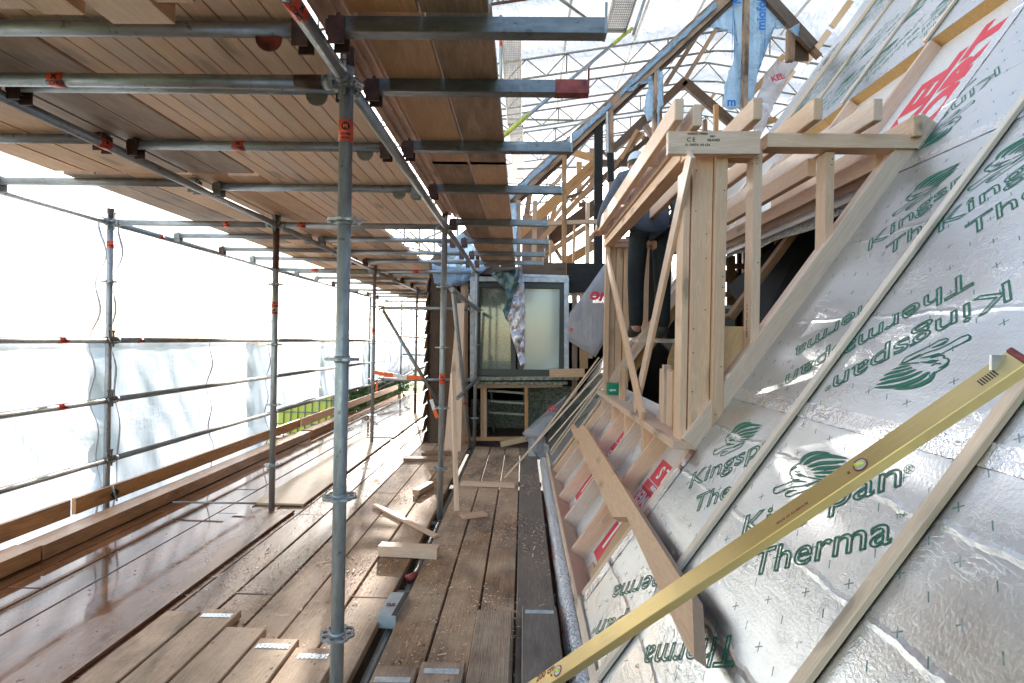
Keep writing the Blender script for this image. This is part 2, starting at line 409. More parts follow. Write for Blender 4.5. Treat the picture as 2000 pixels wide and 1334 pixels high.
def cloth(name, pts, m, parent=None, amp=.04, fr=5.0, th=.002, cuts=4, nrm=(0, -1, 0), seed=0, ragged=0.0):
    bm = bmesh.new(); vs = [bm.verts.new(p) for p in pts]; bm.faces.new(vs)
    bmesh.ops.triangulate(bm, faces=bm.faces)
    for _ in range(cuts):
        es = [e for e in bm.edges if e.calc_length() > .07]
        if not es: break
        bmesh.ops.subdivide_edges(bm, edges=es, cuts=1); bmesh.ops.triangulate(bm, faces=bm.faces)
    nv = Vector(nrm).normalized(); off = Vector((seed * 3.1, seed * 1.7, 0))
    for v in bm.verts:
        p = v.co * fr + off
        k = abs(noise.noise(p)) * 1.6 + .5 * noise.noise(p * 2.7)
        v.co = v.co + nv * amp * k
        if ragged and v.is_boundary: v.co += noise.noise_vector(v.co * 14 + off) * ragged
    for f in bm.faces: f.smooth = True
    o = fin(name, bm, m, parent)
    md = o.modifiers.new('thickness', 'SOLIDIFY'); md.thickness = th
    return o

# lettering ---------------------------------------------------------
def curve_mesh(cu):
    o = bpy.data.objects.new('tmp', cu); C.objects.link(o); bpy.context.view_layer.update()
    dg = bpy.context.evaluated_depsgraph_get()
    me = bpy.data.meshes.new_from_object(o.evaluated_get(dg)); bpy.data.objects.remove(o); return me
def text_me(body, size=1.0, outline=None, shear=0.0, offset=0.0, spacing=1.0, wide=1.0, align='LEFT', res=3):
    cu = bpy.data.curves.new('txt', 'FONT'); cu.body = body; cu.size = size; cu.shear = shear; cu.offset = offset
    cu.space_character = spacing; cu.align_x = align; cu.resolution_u = res; cu.fill_mode = 'NONE' if outline else 'FRONT'
    if outline: cu.bevel_depth = outline; cu.bevel_resolution = 0
    me = curve_mesh(cu)
    for v in me.vertices: v.co.x *= wide; v.co.z *= .25
    return me
def ribbon_text(body, shear=0.0):
    cu_ = bpy.data.curves.new('txt', 'FONT'); cu_.body = body; cu_.size = 1.0; cu_.shear = shear; cu_.offset = .012; cu_.resolution_u = 4; cu_.fill_mode = 'NONE'; cu_.space_character = 1.02
    return curve_mesh(cu_)
def ribbonize(me, hw):
    nb = {}
    for e in me.edges:
        a, b = e.vertices; nb.setdefault(a, []).append(b); nb.setdefault(b, []).append(a)
    def merge(co): return (round(co.x, 5), round(co.y, 5))
    bm = bmesh.new(); seen = set()
    # welded copy so loops close
    key = {}; pos = []; adj = {}
    for v in me.vertices:
        k = merge(v.co)
        if k not in key: key[k] = len(pos); pos.append(Vector((v.co.x, v.co.y, 0)))
    idx = [key[merge(v.co)] for v in me.vertices]
    es = set()
    for e in me.edges:
        a, b = idx[e.vertices[0]], idx[e.vertices[1]]
        if a != b: es.add((min(a, b), max(a, b)))
    for a, b in es: adj.setdefault(a, []).append(b); adj.setdefault(b, []).append(a)
    off = {}
    def perp(d): return Vector((-d.y, d.x, 0))
    for a, b in es:
        d = (pos[b] - pos[a]).normalized(); n_ = perp(d)
        vs = []
        for p, q, sg in ((a, b, 1), (b, a, -1)):
            o = [x for x in adj[p] if x != q]
            m_ = n_
            if len(o) == 1:
                d2 = (pos[p] - pos[o[0]]).normalized() * (1 if p == a else -1)
                n2 = perp(d2); mm_ = n_ + n2
                if mm_.length > .35: mm_.normalize(); m_ = mm_ / max(.45, mm_.dot(n_))
            vs.append((pos[p] - m_ * hw, pos[p] + m_ * hw))
        bm.faces.new([bm.verts.new(x) for x in (vs[0][0], vs[1][0], vs[1][1], vs[0][1])])
    for f in bm.faces:
        f.normal_update()
        if f.normal.z < 0: f.normal_flip()
    m2 = bpy.data.meshes.new('ribbon'); bm.to_mesh(m2); bm.free(); return m2
def span(me):
    xs = [v.co.x for v in me.vertices]; return min(xs), max(xs)
def join_me(mes):
    bm = bmesh.new()
    for me, mt in mes:
        k = me.copy(); k.transform(mt); bm.from_mesh(k)
    me = bpy.data.meshes.new('print'); bm.to_mesh(me); bm.free(); return me
def flat_frame(o, xdir, nrm):
    x = Vector(xdir).normalized(); z = Vector(nrm).normalized(); y = z.cross(x).normalized(); z = x.cross(y)
    return Matrix(((x.x, y.x, z.x, o[0]), (x.y, y.y, z.y, o[1]), (x.z, y.z, z.z, o[2]), (0, 0, 0, 1)))

# ------------------------------------------------------------------ rosette (shared)
def rosette_me():
    cu = bpy.data.curves.new('ros', 'CURVE'); cu.dimensions = '2D'; cu.fill_mode = 'BOTH'; cu.extrude = .0045
    def spl(pts):
        s = cu.splines.new('POLY'); s.points.add(len(pts) - 1); s.use_cyclic_u = True
        for p, q in zip(s.points, pts): p.co = (q[0], q[1], 0, 1)
    out = []
    for i in range(96):
        a = 2 * math.pi * i / 96
        out.append(((.0635 - .0075 * abs(math.sin(4 * a)) ** 3) * math.cos(a), (.0635 - .0075 * abs(math.sin(4 * a)) ** 3) * math.sin(a)))
    spl(out); spl([(.0245 * math.cos(2 * math.pi * i / 24), .0245 * math.sin(2 * math.pi * i / 24)) for i in range(24)])
    for k in range(8):
        a0 = 2 * math.pi * k / 8; rr = .0105 if k % 2 == 0 else .0125; rc = .044
        spl([(rc * math.cos(a0) + rr * math.cos(2 * math.pi * i / 12) * (.8 if k % 2 == 0 else 1), rc * math.sin(a0) + rr * math.sin(2 * math.pi * i / 12)) for i in range(12)])
    me = curve_mesh(cu); me.name = 'rosette'; return me
ROS = rosette_me(); ROS.materials.clear(); ROS.materials.append(M['galv'])

WM = {}
def wedge_me():
    bm = bmesh.new()
    cyl_into(bm, Vector((0.0, 0, 0)), Vector((.035, 0, 0)), .027, 12)
    box_into(bm, (-.017, 0, .017), .045, .034, .026); box_into(bm, (-.017, 0, -.017), .045, .034, .026)
    box_into(bm, (-.018, 0, .01), .012, .009, .135)
    box_into(bm, (-.018, 0, .075), .026, .011, .018)
    bmesh.ops.recalc_face_normals(bm, faces=bm.faces)
    me = bpy.data.meshes.new('wedge_head'); bm.to_mesh(me); bm.free(); return me
WED = wedge_me(); WED.materials.append(M['galv_old'])
WEDR = WED.copy(); WEDR.materials.clear(); WEDR.materials.append(M['rust'])
def wedge(pos, d, parent, red=False):
    d = Vector(d).normalized()
    o = link('wedge_head', WEDR if red else WED, None, parent, frame_mat(Vector(pos), Vector(pos) + d))
    return o
def band(parent, a, b, f, ln, m='sticker', r=TR, mark=True):
    """a coloured band wrapped round the tube a-b at fraction f"""
    a, b = Vector(a), Vector(b); x = (b - a).normalized(); c = a + (b - a) * f
    bm = bmesh.new(); cyl_into(bm, Vector((-ln / 2, 0, 0)), Vector((ln / 2, 0, 0)), r + .0012, 16, True)
    mt = frame_mat(c, c + x)
    o = fin('sticker' if m == 'sticker' else 'paint_band', bm, m, parent, mt)
    if mark and m == 'sticker':
        me = text_me('COMBI', .022, offset=.0004, align='CENTER', res=2); cam_dir = (CAM - c); cam_dir -= x * cam_dir.dot(x)
        me2 = text_me('M', .03, offset=.001, align='CENTER', res=2)
        me3 = join_me([(me, Matrix.Translation((0, -.016, 0))), (me2, Matrix.Translation((0, .004, 0)))])
        fm = flat_frame(c, Vector((1, 0, 0)) if abs(x.z) > .5 else x, cam_dir)
        inv = fm.inverted(); ax = (inv.to_3x3() @ x)
        for v in me3.vertices:
            u = v.co.y if abs(ax.x) > .5 else v.co.x
            an = u / (r + .0012); rad = r + .0022
            if abs(ax.x) > .5: v.co = Vector((v.co.x, rad * math.sin(an), rad * math.cos(an)))
            else: v.co = Vector((rad * math.sin(an), v.co.y, rad * math.cos(an)))
        link('sticker_lettering', me3, 'black', o, fm)
    return o

ORD = ['first', 'second', 'third', 'fourth', 'fifth', 'sixth', 'seventh', 'eighth', 'ninth', 'tenth', 'eleventh', 'twelfth', 'thirteenth', 'fourteenth', 'fifteenth', 'sixteenth', 'seventeenth', 'eighteenth', 'nineteenth', 'twentieth']
# ================================================================== SETTING
# garden far below and a green bank outside the sheeting
def ground_h(x, y):
    if x > 3: return -3.2
    b = max(0, min(1, (-x - 3.9) / 3.5)) * max(0, min(1, (y - 3) / 6))
    return -3.2 + b * 2.55 + .25 * noise.noise(Vector((x * .2, y * .2, 0)))
bm = bmesh.new(); G = 60; gv = {}
for i in range(G + 1):
    for j in range(G + 1):
        fx = (i / G * 2 - 1); fy = (j / G * 2 - 1)
        x = 120 * fx * abs(fx) ** 1.2; y = 10 + 120 * fy * abs(fy) ** 1.2
        gv[i, j] = bm.verts.new((x, y, ground_h(x, y)))
for i in range(G):
    for j in range(G): bm.faces.new((gv[i, j], gv[i + 1, j], gv[i + 1, j + 1], gv[i, j + 1]))
for f in bm.faces: f.smooth = True
t = NT('garden_grass'); geo = t.n('NewGeometry').outputs['Position']
soil = t.ramp(t.n('SeparateXYZ', Vector=geo).outputs[0], -5.6, -4.6)
t.set_b(Base_Color=t.mix(soil, t.mix(t.ramp(t.noise(geo, 2.5, 6, .7), .35, .65), (.045, .085, .018), (.14, .20, .04)), (.035, .028, .022)), Roughness=.9, Normal=t.bump(t.noise(geo, 14., 4, .7), 1.0, .1))
M['grass'] = t.m
tag(fin('ground', bm, 'grass'), kind='structure')

# ================================================================== SHEETING
def sheet_grid(name, fn, nu, nv, m, label, cat='sheeting', group=None):
    bm = bmesh.new(); g = [[bm.verts.new(fn(i / nu, j / nv)) for j in range(nv + 1)] for i in range(nu + 1)]
    for i in range(nu):
        for j in range(nv): bm.faces.new((g[i][j], g[i + 1][j], g[i + 1][j + 1], g[i][j + 1]))
    for f in bm.faces: f.smooth = True
    return tag(fin(name, bm, m), label, cat, group)
SXL = -3.62
def wall_fn(u, v, lo=False):
    y = 1.2 + 19.8 * u; z = (1.34 + 1.74 * v) if not lo else (-.62 + 2.0 * v)
    if lo: z += .97 * max(0, min(1, (y - 7.4) / .9)) * (1 - v)
    p = Vector((0, y * .7, z * .5))
    fold = .05 * noise.noise(Vector((y * 1.3, z * .35, 3))) + .018 * noise.noise(Vector((y * 5 + z * 3, z * 1.6, 7)))
    bulge = -.10 * math.sin(math.pi * ((y - 4.57) / 2.57 % 1)) * (1 - .2 * v)
    tie = 0
    for zz in (.4, .9, 1.4, 1.9, 2.4):
        d2 = (z - zz) ** 2 * 8 + (((y - 4.57) + 1.28) % 2.57 - 1.28) ** 2 * 5
        tie += .09 * math.exp(-d2 * 6)
    return (SXL + fold + bulge + tie + (.012 if lo else 0), y, z)
sheet_grid('side_sheeting', wall_fn, 320, 40, 'sheet', 'bright upper sheet of white scaffold sheeting behind the top guard rail on the left')
sheet_grid('side_sheeting', lambda u, v: wall_fn(u, v, True), 320, 40, 'sheet_low', 'greyer, shade-tinted lower sheet of scaffold sheeting behind the middle and bottom guard rails')
sheet_grid('end_sheeting', lambda u, v: (-3.72 + 14 * u, 21.0 + .12 * noise.noise(Vector((u * 20, v * 6, 1))), -.7 + 8.6 * v), 90, 30, 'sheet_end', 'glowing white sheeting closing the far end beyond the house')
def side_hi(u, v):
    y = 1.2 + 19.8 * u; z = 3.08 + 3.9 * v
    return (SXL - .02 + .06 * noise.noise(Vector((y, z, 5))), y, z)
sheet_grid('upper_side_sheeting', side_hi, 80, 12, 'sheet_hi', 'upper band of white sheeting above the top deck')
RXR, RZR = 4.1, 8.0
def roofz(x): return RZR - .155 * abs(x - RXR)
def sheet_roof(x0, x1):
    def fn(u, v):
        x = x0 + (x1 - x0) * u; y = 5.2 + 15.8 * v
        sag = -.13 * abs(math.sin(math.pi * (y / 2.1))) ** 1.5 + .05 * noise.noise(Vector((x * 1.5, y * 2, 2))) + .02 * noise.noise(Vector((x * 6, y * 5, 2)))
        return (x, y, roofz(x) + .34 + sag * .6)
    return fn
sheet_grid('roof_sheeting', sheet_roof(-3.64, RXR), 60, 160, 'sheet_roof', 'pale translucent roof sheeting sagging between the lattice trusses, left of its ridge')
sheet_grid('roof_sheeting', sheet_roof(RXR, 11.0), 50, 120, 'sheet_roof', 'pale translucent roof sheeting right of the ridge, over the insulated slope')

# lattice trusses of the temporary roof ---------------------------------
def truss(d, label):
    root = empty('lattice_truss', (RXR, d, RZR), label, 'roof truss', 'lattice trusses of the temporary roof')
    xs0, xs1 = -3.4, 9.5
    def zt(x): return roofz(x) - .02
    bm = bmesh.new()
    for (x0, x1) in ((xs0, RXR), (RXR, xs1)): cyl_into(bm, Vector((x0, d, zt(x0))), Vector((x1, d, zt(x1))), .0242, 8)
    fin('top_chord', bm, 'galv', root)
    bm = bmesh.new()
    for (x0, x1) in ((xs0, RXR - .25), (RXR + .25, xs1)): cyl_into(bm, Vector((x0, d, zt(x0) - .40)), Vector((x1, d, zt(x1) - .40)), .0242, 8)
    cyl_into(bm, Vector((RXR - .25, d, zt(RXR - .25) - .40)), Vector((RXR + .25, d, zt(RXR + .25) - .40)), .0242, 8)
    fin('bottom_chord', bm, 'galv' if d != 8.9 else 'rust', root)
    bm = bmesh.new(); x = xs0; k = 0
    while x < xs1 - .3:
        x2 = x + .42
        a = Vector((x, d, zt(x) - (.40 if k % 2 else 0))); b = Vector((x2, d, zt(x2) - (0 if k % 2 else .40)))
        cyl_into(bm, a, b, .014, 6)
        if k % 5 == 0: cyl_into(bm, Vector((x, d, zt(x))), Vector((x, d, zt(x) - .40)), .016, 6)
        x = x2; k += 1
    fin('web_bars', bm, 'galv_old', root)
for i, d in enumerate((6.6, 8.9, 11.6, 12.95, 14.3, 15.65, 17.0)):
    truss(d, 'lattice roof truss, %s from the front under the sheeting' % ORD[i])
for i, x in enumerate((-2.6, -1.0, .75, 2.2, 3.3, 4.1, 5.2, 6.6)):
    tag(tube('roof_purlin', (x, 2, roofz(x) + .05), (x, 20.5, roofz(x) + .05), 'galv', .0242, None, 8), '%s grey tube from the left running lengthwise over the roof trusses' % ORD[i], 'scaffold tube', 'lengthwise tubes of the temporary roof')

# ================================================================== SCAFFOLD STANDARDS
def standard(x, y, z0, z1, label, m='galv', ros=(1.88,), red=(), cat='scaffold pole', stick=(), n=18, r=TR, group='upright scaffold poles'):
    a, b = Vector((x, y, z0)), Vector((x, y, z1))
    o = tag(tube('scaffold_standard', a, b, m, r, None, n), label, cat, group)
    for z in ros:
        rot = Matrix.Rotation(R(random.uniform(-4, 4)), 4, 'Z')
        q = link('rosette', ROS, None, o, Matrix.Translation((x, y, z)) @ rot)
        bm = bmesh.new(); cyl_into(bm, Vector((0, 0, -.012)), Vector((0, 0, .012)), r + .004, 14); fin('weld_collar', bm, m, q, Matrix.Translation((x, y, z)))
    L = z1 - z0
    for (za, zb) in red: band(o, a, b, ((za + zb) / 2 - z0) / L, zb - za, 'rust', r, False)
    for zc, ln in stick: band(o, a, b, (zc - z0) / L, ln, 'sticker', r)
    return o
Z5 = lambda a, n: [a + .5 * k for k in range(n)]
D1, D2, D3, D4, D5 = 2.0, 4.57, 7.62, 10.7, 12.45
XI, XM, XO = -.655, -2.07, -3.47
main = standard(XI - .002, D1, -.35, 2.60, 'thick grey scaffold pole standing nearest the camera with a round orange-red sticker', ros=Z5(-.12, 6), red=((2.44, 2.60),), n=28)
# sticker with round black mark on the main pole
zc = at(680, 258, 2.0).z
a_, b_ = Vector((XI - .002, D1, -.35)), Vector((XI - .002, D1, 2.60))
bd = band(main, a_, b_, (zc + .35) / 2.95, .078, 'sticker', TR, False)
cu = bpy.data.curves.new('c', 'CURVE'); cu.dimensions = '2D'; cu.fill_mode = 'BOTH'
for rr in (.0155,):
    s_ = cu.splines.new('POLY'); s_.points.add(31); s_.use_cyclic_u = True
    for i in range(32): s_.points[i].co = (rr * math.cos(i * math.pi / 16), rr * math.sin(i * math.pi / 16), 0, 1)
disc = curve_mesh(cu)
def wrap(me, r):
    bm = bmesh.new(); bm.from_mesh(me)
    for _ in range(2): bmesh.ops.subdivide_edges(bm, edges=[e for e in bm.edges if e.calc_length() > .006], cuts=1)
    bmesh.ops.triangulate(bm, faces=bm.faces)
    for v in bm.verts:
        an = v.co.x / r; rad = r + v.co.z * 0
        v.co = Vector((rad * math.sin(an), v.co.y, rad * math.cos(an)))
    bm.to_mesh(me); bm.free(); return me
fm = flat_frame(Vector((XI - .002, D1, zc)), (1, .32, 0), (.32, -1, 0))
d2 = join_me([(disc, Matrix.Translation((-.002, .014, 0)))])
link('round_mark', wrap(d2, TR + .0018), 'black', bd, fm)
tm = join_me([(text_me('MJ', .018, offset=.0006, align='CENTER', res=2), Matrix.Translation((-.002, .008, 0)))])
link('sticker_lettering', wrap(tm, TR + .0024), 'sticker', bd, fm)
tm = join_me([(text_me('COMBI', .0125, offset=.0004, align='CENTER', res=2), Matrix.Translation((-.002, -.018, 0))), (text_me('METRIX', .009, offset=.0003, align='CENTER', res=2), Matrix.Translation((-.002, -.032, 0)))])
link('sticker_lettering', wrap(tm, TR + .0020), 'black', bd, fm)

standard(XM, D2, -.03, 2.46, 'grey scaffold pole rising through the wet boards beside the plywood strips', ros=Z5(.39, 5), red=((2.02, 2.40),), stick=((1.72, .05), (1.66, .03)))
standard(-.665, D2, -.03, 2.72, 'grey scaffold pole standing in the gap between the two floors of boards', ros=Z5(.39, 5), red=((2.46, 2.72),), stick=((1.13, .085),))
standard(XO, D2, -.3, 2.5, 'grey scaffold pole on the far left carrying three guard rails', ros=Z5(.39, 5), red=((2.40, 2.5),), stick=((2.20, .06),))
standard(XM, D3, -.03, 2.46, 'scaffold pole tied with orange and white tape, left of the house', ros=Z5(.39, 5), stick=((1.56, .05),))
standard(XO, D3, -.3, 2.46, 'outer scaffold pole hidden behind the pole beside the plywood strips', ros=Z5(.39, 5))
standard(XO, D4, -.3, 2.46, 'outer scaffold pole right behind the thick nearest pole', ros=Z5(.39, 5))
p = at(814, 600, D4); standard(p.x, D4, -.03, 2.46, 'thin scaffold pole with red-brown foot between the taped pole and the house', ros=Z5(.39, 5), red=((-.03, .5),))
p = at(723, 600, 12.45); standard(p.x, 12.45, -.2, 2.46, 'outer scaffold pole just left of the taped pole', ros=Z5(.39, 5))
p = at(785, 600, 15.6); standard(p.x, 15.6, .1, 2.6, 'distant scaffold pole seen between the taped pole and the red-footed one', ros=Z5(.39, 5), stick=((2.42, .12),))
p = at(931, 600, 7.55); standard(p.x, 7.55, -.05, 3.1, 'scaffold pole standing against the left edge of the window', ros=Z5(.39, 5), red=((2.55, 2.75),))
# more poles in the far scaffold seen under the top deck edge
for i, (px, y, z0, z1) in enumerate(((787, 13, 2.6, 4.6), (817, 14, 2.6, 4.4), (846, 13, 2.7, 4.8), (1022, 19, 2.2, 5.2), (1236, 18.5, 5.2, 6.9), (1064, 17, 4.3, 7.0), (891, 12.4, 2.6, 4.5), (706, 15.5, -.4, 2.5), (664, 20, -.6, 2.5))):
    p = at(px, 600, y); standard(p.x, y, z0, z1, 'distant scaffold pole, %s of those rising behind the house and decks' % ORD[i], m='galv_old', ros=[z1 - .4, z1 - 1.4], n=8, group='distant scaffold poles', stick=((z1 - .7, .1),) if i in (1, 4, 5) else ())

# ================================================================== LEDGERS, RAILS, TRANSOMS
def ledger(a, b, label, m='galv', heads=True, stick=(), red=(), name='scaffold_tube', cat='scaffold tube', group=None, n=14, r=TR):
    a, b = Vector(a), Vector(b)
    d = (b - a).normalized()
    if heads: a2, b2 = a + d * .045, b - d * .045
    else: a2, b2 = a, b
    o = tag(tube(name, a2, b2, m, r, None, n), label, cat, group)
    if heads:
        wedge(a2, d, o, m == 'rust'); wedge(b2, -d, o)
    for f, ln in stick: band(o, a2, b2, f, ln)
    for f, ln in red: band(o, a2, b2, f, ln, 'rust', r, False)
    return o
ZL = 2.385
ys = [-1.1, D1, D2, D3, D4, 13.8]
seg = ['nearest bay', 'second bay', 'third bay', 'fourth bay', 'farthest bay']
for nm, x in (('inner', XI), ('middle', XM), ('outer', XO)):
    for k in range(5):
        y0, y1 = ys[k], ys[k + 1]
        ledger((x, y0, ZL), (x, y1, ZL), '%s lengthwise tube under the top deck, %s' % (nm, seg[k]), stick=((.86, .09),) if (nm, k) == ('inner', 0) else ((.2, .06),) if (nm, k) == ('outer', 2) else ((.25, .07),) if (nm, k) == ('middle', 1) else (), group='lengthwise tubes under the top deck')
for nm, z in (('top', 1.40), ('middle', .90), ('bottom', .40)):
    for k in range(5):
        y0, y1 = ys[k], ys[k + 1]
        ledger((XO + .02, y0, z), (XO + .02, y1, z), '%s guard rail in front of the sheeting, %s' % (nm, seg[k]), m='galv_old', stick=((.82, .09),) if k == 1 and z > .8 else ((.1, .05),) if k == 2 and z > 1.2 else (), group='guard rails in front of the sheeting')
# cross tubes at the standards
ledger((XM, D1, ZL), (XI, D1, ZL), 'cross tube ending in the coupler of the nearest pole', stick=((.23, .055),), red=((.93, .10),))
ledger((XO, D1, ZL), (XM, D1, ZL), 'cross tube at far upper left, level with the nearest pole')
ledger((XM, D2, ZL), (XI, D2, ZL), 'cross tube of the top deck seen behind the nearest pole', stick=((.13, .06),))
ledger((XO, D2, ZL), (XM, D2, ZL), 'cross tube between the far left pole and its neighbour', stick=((.72, .055),))
for i, (x0, x1, y) in enumerate(((XM, XI, D3), (XO, XM, D3), (XM, XI, D4), (XO, XM, D4), (XO, XI, 13.8))):
    ledger((x0, y, ZL), (x1, y, ZL), '%s far cross tube under the top deck' % ORD[i], group='far cross tubes under the top deck', stick=((.4, .09),))
# joist transoms: round between the ledgers, with hooked ends
def joker(x0, x1, y, label, m='galv', sq=False, ends=True, stick=None, z=2.432, redend=False):
    a, b = Vector((x0, y, z)), Vector((x1, y, z))
    if sq:
        o = timber('square_bracket_tube', a, b, .048, .05, 'galv_dark'); 
    else: o = tube('deck_transom', a, b, m, TR, None, 14)
    tag(o, label, 'deck transom', 'cross tubes carrying the top deck')
    if ends:
        for (p, sgn) in ((a, 1), (b, -1)):
            if sq and sgn == -1: continue
            bm = bmesh.new(); box_into(bm, p + Vector((sgn * .012, 0, -.008)), .035, .050, .045); box_into(bm, p + Vector((sgn * .030, -.028, -.022)), .050, .006, .085); box_into(bm, p + Vector((sgn * .030, .028, -.022)), .050, .006, .085); box_into(bm, p + Vector((sgn * .034, 0, .018)), .012, .05, .03)
            fin('hook', bm, 'rust' if (sq or random.random() < .4) else 'galv_old', o)
    if sq:
        bm = bmesh.new(); box_into(bm, b + Vector((-.004, 0, .022)), .008, .05, .095)
        fin('end_lip', bm, 'redpaint' if redend else 'galv_old', o)
        if redend: band_box = timber('red_end', b - Vector((.13, 0, 0)), b - Vector((.009, 0, 0)), .0505, .0525, 'redpaint', o, bev=.001)
    if stick: band(o, a, b, stick[0], stick[1])
    return o
jy = [(1.73, 2.0), 2.14, 2.80, 3.58, 5.45, 6.25, 6.95, 8.3, 9.1, 9.9, 11.3, 12.1, 12.9]
jy[0] = 1.73
for i, y in enumerate(jy):
    jit = random.uniform(-.02, .02)
    nm = ORD[i]
    joker(XI + .03, .235 + jit * .4, y, '%s square tube reaching out to the right under the two-board walkway' % nm, sq=True, redend=(i == 1)) if y < 7.5 else None
    joker(XM + .03, XI - .03, y + .015, '%s round transom under the middle of the top deck' % nm, stick=(.42, .055) if i == 2 else None)
    joker(XO + .03, XM - .03, y - .06 if y > 2.5 else y, '%s round transom under the outer part of the top deck' % nm, m='galv_old' if i % 2 else 'galv')
timber_a = at(795, 438, 4.6)
joker(XI + .03, .19, D2 + .02, 'square tube reaching right at the pole in the floor gap', sq=True)
# half-round plates welded under the middle transoms near the inner ledger
for o in [q for q in C.objects if q.name.startswith('deck_transom') and q.get('label', '').endswith('middle of the top deck')]:
    p = world_of(o).translation; L = XI - XM - .06
    bm = bmesh.new(); cyl_into(bm, Vector((XI - .17, p.y - .004, 2.405)), Vector((XI - .17, p.y + .004, 2.405)), .042, 16)
    fin('welded_plate', bm, 'redpaint' if p.y < 2 else 'galv_old', o)
# rails and braces at the house
p0 = at(738, 601, D3); p1 = at(925, 604, D3)
ledger(p0, p1, 'upper cross rail from the taped pole to the window', stick=((.83, .05),))
p0 = at(738, 741, D3); p1 = at(925, 742, D3)
ledger(p0, p1, 'lower cross rail below the orange tape')
ledger(at(748, 606, D3 - .05), at(859, 792, D3 - .05), 'diagonal brace between the taped pole and the pole in the gap', heads=False, m='galv_old')
ledger(at(885, 570, 5.6), at(918, 872, 7.2), 'steep brace leaning in front of the pale plank at the house', heads=False, stick=((.66, .045),))
ledger(at(882, 565, 4.75), at(936, 607, 7.3), 'short brace from the pole in the gap up to the window', heads=False)
ledger(at(893, 778, 6.2), at(928, 744, 7.4), 'short stub of tube below the window corner', heads=False, m='galv_old')
# tubes left of house corner far behind and above
for i, (a, b) in enumerate((((787, 640, 13), (845, 470, 13)), ((790, 730, 15.5), (880, 700, 15.5)), ((787, 657, 15.4), (845, 662, 15.4)), ((787, 692, 15.4), (845, 694, 15.4)), ((735, 762, 12.4), (845, 705, 18)),
        ((800, 452, 13), (860, 510, 13)), ((768, 445, 15), (822, 480, 15)), ((780, 480, 14), (848, 494, 14)), ((820, 470, 12.5), (893, 440, 12.5)), ((690, 640, 20), (850, 642, 20)), ((690, 762, 12.5), (740, 742, 12.5)))):
    if i == 0: continue
    ledger(at(*a), at(*b), '%s thin distant tube left of the house corner' % ORD[i - 1], heads=False, m='galv_old', n=8, group='thin distant tubes left of the house')
# tubes of the roof area
ledger(at(975, 272, 6.4), at(1229, 60, 8.6), 'long tube with yellow-green painted ends slanting below the roof trusses', heads=False, n=16)
yt = C.objects[-1]
band(yt, at(975, 272, 6.4), at(1229, 60, 8.6), .93, .75, 'yellow', .0255, False); band(yt, at(975, 272, 6.4), at(1229, 60, 8.6), .1, .62, 'yellow', .0255, False)
for i, (a, b, lab) in enumerate((((948, 38, 8.4), (1232, 62, 8.6), 'cross tube holding the near end of the perforated steel walkway'), ((945, 232, 12.5), (1120, 235, 12.5), 'cross tube under the middle of the perforated steel walkway'),
        ((960, 358, 16.5), (1180, 362, 16.5), 'cross tube at the far end of the perforated steel walkway'), ((958, 288, 14), (1055, 294, 14), 'cross tube with orange stickers under the far walkway'),
        ((1060, 290, 12), (1210, 190, 14), 'slanting tube crossing behind the old gable rafter'), ((935, 40, 7.0), (985, -40, 7.0), 'short steep brace at the upper edge of the walkway boards'),
        ((1236, 70, 8.5), (1262, -10, 8.5), 'upright brace at the upper end of the yellow-green tube'), ((1070, -20, 7.5), (1170, 55, 8.5), 'brace sloping down to the steel deck at the top'),
        ((978, 30, 8.4), (978, 190, 8.4), 'short upright tube with orange sticker beside the steel walkway'), ((1010, 330, 14.0), (1180, 325, 14.0), 'dark horizontal tube behind the gable posts'),
        ((1010, 400, 15.0), (1150, 386, 15.0), 'lower dark horizontal tube behind the gable posts'), ((1420, 200, 9.5), (1500, 40, 9.5), 'steep tube seen beside the gable king post'), ((1010, 450, 11), (1330, 40, 16), 'long slanting tube far behind the gable'))):
    ledger(at(*a), at(*b), lab, heads=False, m='galv_old' if i % 2 else 'galv', n=8, stick=((.35, .08),) if i in (0, 3, 8) else ())

# perforated steel decks
t = NT('perforated_steel'); tc = t.n('TexCoord').outputs['Object']
x_ = t.n('SeparateXYZ', Vector=tc)
fx = t.math('ABSOLUTE', t.math('SUBTRACT', t.math('FRACT', t.math('MULTIPLY', x_.outputs[0], 17.)), .5))
fy = t.math('ABSOLUTE', t.math('SUBTRACT', t.math('FRACT', t.math('ADD', t.math('MULTIPLY', x_.outputs[1], 34.), t.math('MULTIPLY', t.math('SINE', t.math('MULTIPLY', x_.outputs[0], 107.)), .2))), .5))
hole = t.math('MULTIPLY', t.math('LESS_THAN', fx, .30), t.math('LESS_THAN', fy, .27))
hole = t.math('MULTIPLY', hole, t.math('LESS_THAN', t.math('ABSOLUTE', x_.outputs[1]), .135))
t.set_b(Base_Color=(.20, .19, .17), Metallic=.4, Roughness=.55, Alpha=t.math('SUBTRACT', 1.0, hole))
M['perf'] = t.m
def steel_deck(x, y0, y1, z, label, solid=False):
    root = empty('steel_deck', (x, y0, z), label, 'steel deck', 'steel walkway decks')
    mw = frame_mat(Vector((x, y0 + .03, z)), Vector((x, y1 - .03, z)))
    link('deck_plate', box_me(y1 - y0 - .06, .30, .003, 0), 'perf' if not solid else 'frame_white', root, mw)
    for s in (-1, 1): timber('side_rail', (x + s * .157, y0, z + .02), (x + s * .157, y1, z + .02), .014, .075, 'galv', root)
    for y in (y0, y1): timber('end_rail', (x - .15, y, z + .015), (x + .15, y, z + .015), .03, .06, 'galv_old', root)
zz = at(997, 48, 8.45).z; xx = at(997, 48, 8.45).x
